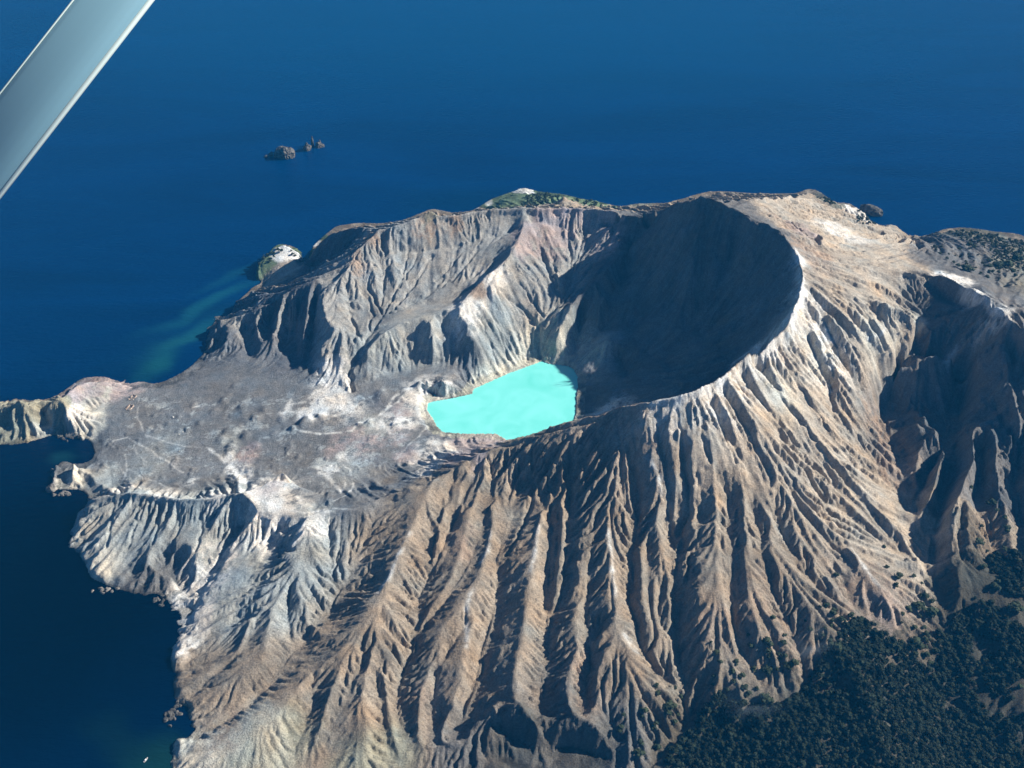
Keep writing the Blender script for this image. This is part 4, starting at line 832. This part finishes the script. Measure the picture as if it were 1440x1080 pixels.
# ------------------------------------------------------------------ ruined factory near the beach
def box(v, f, x0, x1, y0, y1, z0, z1):
    n = len(v); v += [(x, y, z) for z in (z0, z1) for y in (y0, y1) for x in (x0, x1)]
    f += [tuple(n + k for k in q) for q in ((0, 2, 3, 1), (4, 5, 7, 6), (0, 1, 5, 4), (2, 6, 7, 3), (0, 4, 6, 2), (1, 3, 7, 5))]
M_ruin = rock_mat('rusty_concrete', (0.22, 0.14, 0.10), (0.55, 0.46, 0.38))
def ruin(u, v, wd, ln_, lab, seed):
    X, Y, z = pick(u, v); r = np.random.default_rng(seed); root = empty('ruined_building', (X, Y, z - 0.3), R(-14)); tag(root, lab, 'ruin', 'roofless ruins near the beach')
    for (ax, s_) in (('y', -1), ('y', 1), ('x', 1), ('x', -1)):
        v_ = []; f_ = []; L_ = ln_ if ax == 'y' else wd; n_ = int(L_ / 1.6)
        for k in range(n_):
            h = r.uniform(1.4, 4.6) if not (ax == 'x' and s_ == -1) else r.uniform(0.6, 1.8)
            if r.random() < 0.15: h = 0.6
            a = -L_ / 2 + k * L_ / n_; b = a + L_ / n_
            if ax == 'y': box(v_, f_, s_ * wd / 2 - 0.35, s_ * wd / 2 + 0.35, a, b, -1, h)
            else: box(v_, f_, max(a, -wd / 2 + 0.36), min(b, wd / 2 - 0.36), s_ * ln_ / 2 - 0.35, s_ * ln_ / 2 + 0.35, -1, h)
        mesh_obj('wall', v_, f_, M_ruin, root)
    v_ = []; f_ = []
    for k in range(3): box(v_, f_, -wd * 0.25 + k * wd * 0.22, -wd * 0.25 + k * wd * 0.22 + 1.2, -ln_ * 0.2 + k, -ln_ * 0.2 + 2.2 + k, -0.6, 1.2 + 0.3 * k)
    mesh_obj('plinth', v_, f_, M_ruin, root)
ruin(183, 574, 9, 17, 'roofless three sided ruin nearer the crater centre', 4); ruin(187, 560, 9, 18, 'roofless ruin nearer the beach with broken walls', 5)

# ------------------------------------------------------------------ small boat in the milky shallows
M_white = mat('white_paint', (0.8, 0.8, 0.78), 0.35, 0.4)[0]; M_glass = mat('dark_glass', (0.02, 0.03, 0.04), 0.1, 0.5)[0]; M_deck = mat('grey_deck', (0.35, 0.34, 0.32), 0.7, 0.2)[0]
X, Y, _ = W(205, 1069, 0); boat = empty('boat', (X, Y, 0), R(65)); tag(boat, 'small white motor boat afloat in the milky green shallows', 'boat')
st = [(-4.2, 1.15, 0.9), (-2, 1.35, 0.95), (1, 1.3, 1.05), (3, 0.8, 1.25), (4.6, 0.05, 1.5)]; v_ = []; f_ = []
for x, h, t in st: v_ += [(x, -h, t), (x, -h * 0.75, -0.2), (x, 0, -0.45), (x, h * 0.75, -0.2), (x, h, t)]
for k in range(4):
    for q in range(4): f_.append((k * 5 + q, k * 5 + q + 1, k * 5 + q + 6, k * 5 + q + 5))
f_.append((0, 1, 2, 3, 4)); mesh_obj('hull', v_, f_, M_white, boat)
v_ = [(x, s_ * h * 0.96, t - 0.15) for x, h, t in st for s_ in (-1, 1)]; f_ = [(2 * k, 2 * k + 2, 2 * k + 3, 2 * k + 1) for k in range(4)]; mesh_obj('deck', v_, f_, M_deck, boat)
v_ = [(-1.6, -0.95, 0.8), (1.6, -0.95, 0.8), (1.6, 0.95, 0.8), (-1.6, 0.95, 0.8), (-1.4, -0.8, 2.2), (0.8, -0.8, 2.2), (0.8, 0.8, 2.2), (-1.4, 0.8, 2.2)]
cab = mesh_obj('cabin', v_, [(4, 5, 6, 7), (0, 1, 5, 4), (1, 2, 6, 5), (2, 3, 7, 6), (3, 0, 4, 7)], M_white, boat)
mesh_obj('windscreen', [(1.50, -0.75, 1.15), (1.50, 0.75, 1.15), (0.98, 0.68, 2.05), (0.98, -0.68, 2.05), (1.54, -0.75, 1.17), (1.54, 0.75, 1.17), (1.02, 0.68, 2.07), (1.02, -0.68, 2.07)], [(0, 3, 2, 1), (4, 5, 6, 7), (0, 1, 5, 4), (1, 2, 6, 5), (2, 3, 7, 6), (3, 0, 4, 7)], M_glass, cab)

# ------------------------------------------------------------------ fumarole steam
def vol(name, loc, sc_, dens, col, scale, lab, rz=0.0):
    m = bpy.data.materials.new(name); m.use_nodes = True; n = m.node_tree.nodes; l = m.node_tree.links; n.clear()
    p = n.new('ShaderNodeVolumePrincipled'); o_ = n.new('ShaderNodeOutputMaterial'); l.new(p.outputs[0], o_.inputs['Volume']); p.inputs['Color'].default_value = (*col, 1)
    tc = n.new('ShaderNodeTexCoord'); ln_ = n.new('ShaderNodeVectorMath'); ln_.operation = 'LENGTH'; t = n.new('ShaderNodeTexNoise'); t.inputs['Scale'].default_value = scale; t.inputs['Detail'].default_value = 4; l.new(tc.outputs['Object'], t.inputs[0])
    l.new(tc.outputs['Object'], ln_.inputs[0]); mr = n.new('ShaderNodeMapRange'); mr.interpolation_type = 'SMOOTHSTEP'; mr.inputs[1].default_value = 1.0; mr.inputs[2].default_value = 0.1; mr.inputs[3].default_value = 0; mr.inputs[4].default_value = 1; l.new(ln_.outputs['Value'], mr.inputs[0])
    m2 = n.new('ShaderNodeMapRange'); m2.inputs[1].default_value = 0.50; m2.inputs[2].default_value = 0.78; m2.inputs[3].default_value = 0; m2.inputs[4].default_value = dens; l.new(t.outputs['Fac'], m2.inputs[0])
    mu = n.new('ShaderNodeMath'); mu.operation = 'MULTIPLY'; l.new(mr.outputs[0], mu.inputs[0]); l.new(m2.outputs[0], mu.inputs[1]); l.new(mu.outputs[0], p.inputs['Density'])
    o = mesh_obj(name, IV2, IF2, m); o.location = loc; o.scale = sc_; o.rotation_euler = (0, 0, rz); tag(o, lab, 'steam', kind='stuff'); return o
X, Y, z = pick(830, 530); vol('steam', (X, Y, z + 12), (20, 14, 30), 0.45, (0.95, 0.97, 1), 2.6, 'white steam rising beside the turquoise lake')

X, Y, z = pick(1140, 925); sm_ = vol('smoke', (X, Y, z + 30), (40, 30, 48), 0.010, (0.7, 0.85, 1), 1.5, 'faint bluish wisp drifting over the bare hollow above the wood'); sm_['category'] = 'smoke'
X, Y, z = pick(1055, 1010); sm_ = vol('smoke', (X, Y, z + 30), (60, 34, 40), 0.007, (0.7, 0.85, 1), 1.5, 'faint bluish wisp drifting over the left end of the wood'); sm_['category'] = 'smoke'
# ------------------------------------------------------------------ the aircraft's wing strut, about two and a half metres away
def camspace(u, v, d):
    x = (u - 720) / F * d; yv = -(v - 540) / F * d
    cp, sp = math.cos(PITCH), math.sin(PITCH)
    return np.array([x, d * cp + yv * sp, CAM_H - d * sp + yv * cp])
A = camspace(-400, 715, 2.35); B = camspace(600, -565, 2.65)
ax = (B - A) / np.linalg.norm(B - A); view = camspace(100, 120, 1.0) - np.array([0, 0, CAM_H]); view /= np.linalg.norm(view)
side = -np.cross(ax, view); side /= np.linalg.norm(side); out = np.cross(side, ax)   # side: across the chord, out: away from the lens
M_strut = mat('grey_strut_paint', (0.18, 0.33, 0.40), 0.38, 0.5)[0]; M_edge = mat('pale_edge_paint', (0.62, 0.72, 0.68), 0.4, 0.5)[0]
def section(c0, c1, th, n_=20):
    pts = []
    for k in range(n_):
        a = 2 * math.pi * k / n_; c = math.cos(a); t_ = math.sin(a) * (0.62 + 0.38 * c) ; pts.append(((c0 + c1) / 2 + (c1 - c0) / 2 * c, th * t_))
    return pts
def extrude(name, sec, m, parent, P0, P1):
    n_ = len(sec); v_ = [P0 + side * a + out * b for a, b in sec] + [P1 + side * a + out * b for a, b in sec]
    f_ = [(k, (k + 1) % n_, n_ + (k + 1) % n_, n_ + k) for k in range(n_)] + [tuple(range(n_))[::-1], tuple(range(n_, 2 * n_))]
    o = mesh_obj(name, [p - np.array(P0) for p in v_], f_, m, parent, smooth=True); return o
strut = empty('wing_strut', tuple(A)); tag(strut, 'grey streamlined aircraft wing strut crossing the upper left corner', 'wing strut')
STRUT_W = 0.062
extrude('fairing', section(-STRUT_W, STRUT_W, 0.030), M_strut, strut, A, B)
extrude('leading_edge_strip', [(STRUT_W - 0.005, -0.011), (STRUT_W + 0.004, -0.009), (STRUT_W + 0.007, 0.0), (STRUT_W + 0.004, 0.009), (STRUT_W - 0.005, 0.011)], M_edge, strut, A, B)
extrude('trailing_edge_strip', [(-STRUT_W + 0.001, -0.003), (-STRUT_W + 0.001, 0.003), (-STRUT_W - 0.003, 0.001), (-STRUT_W - 0.003, -0.001)], M_edge, strut, A, B)
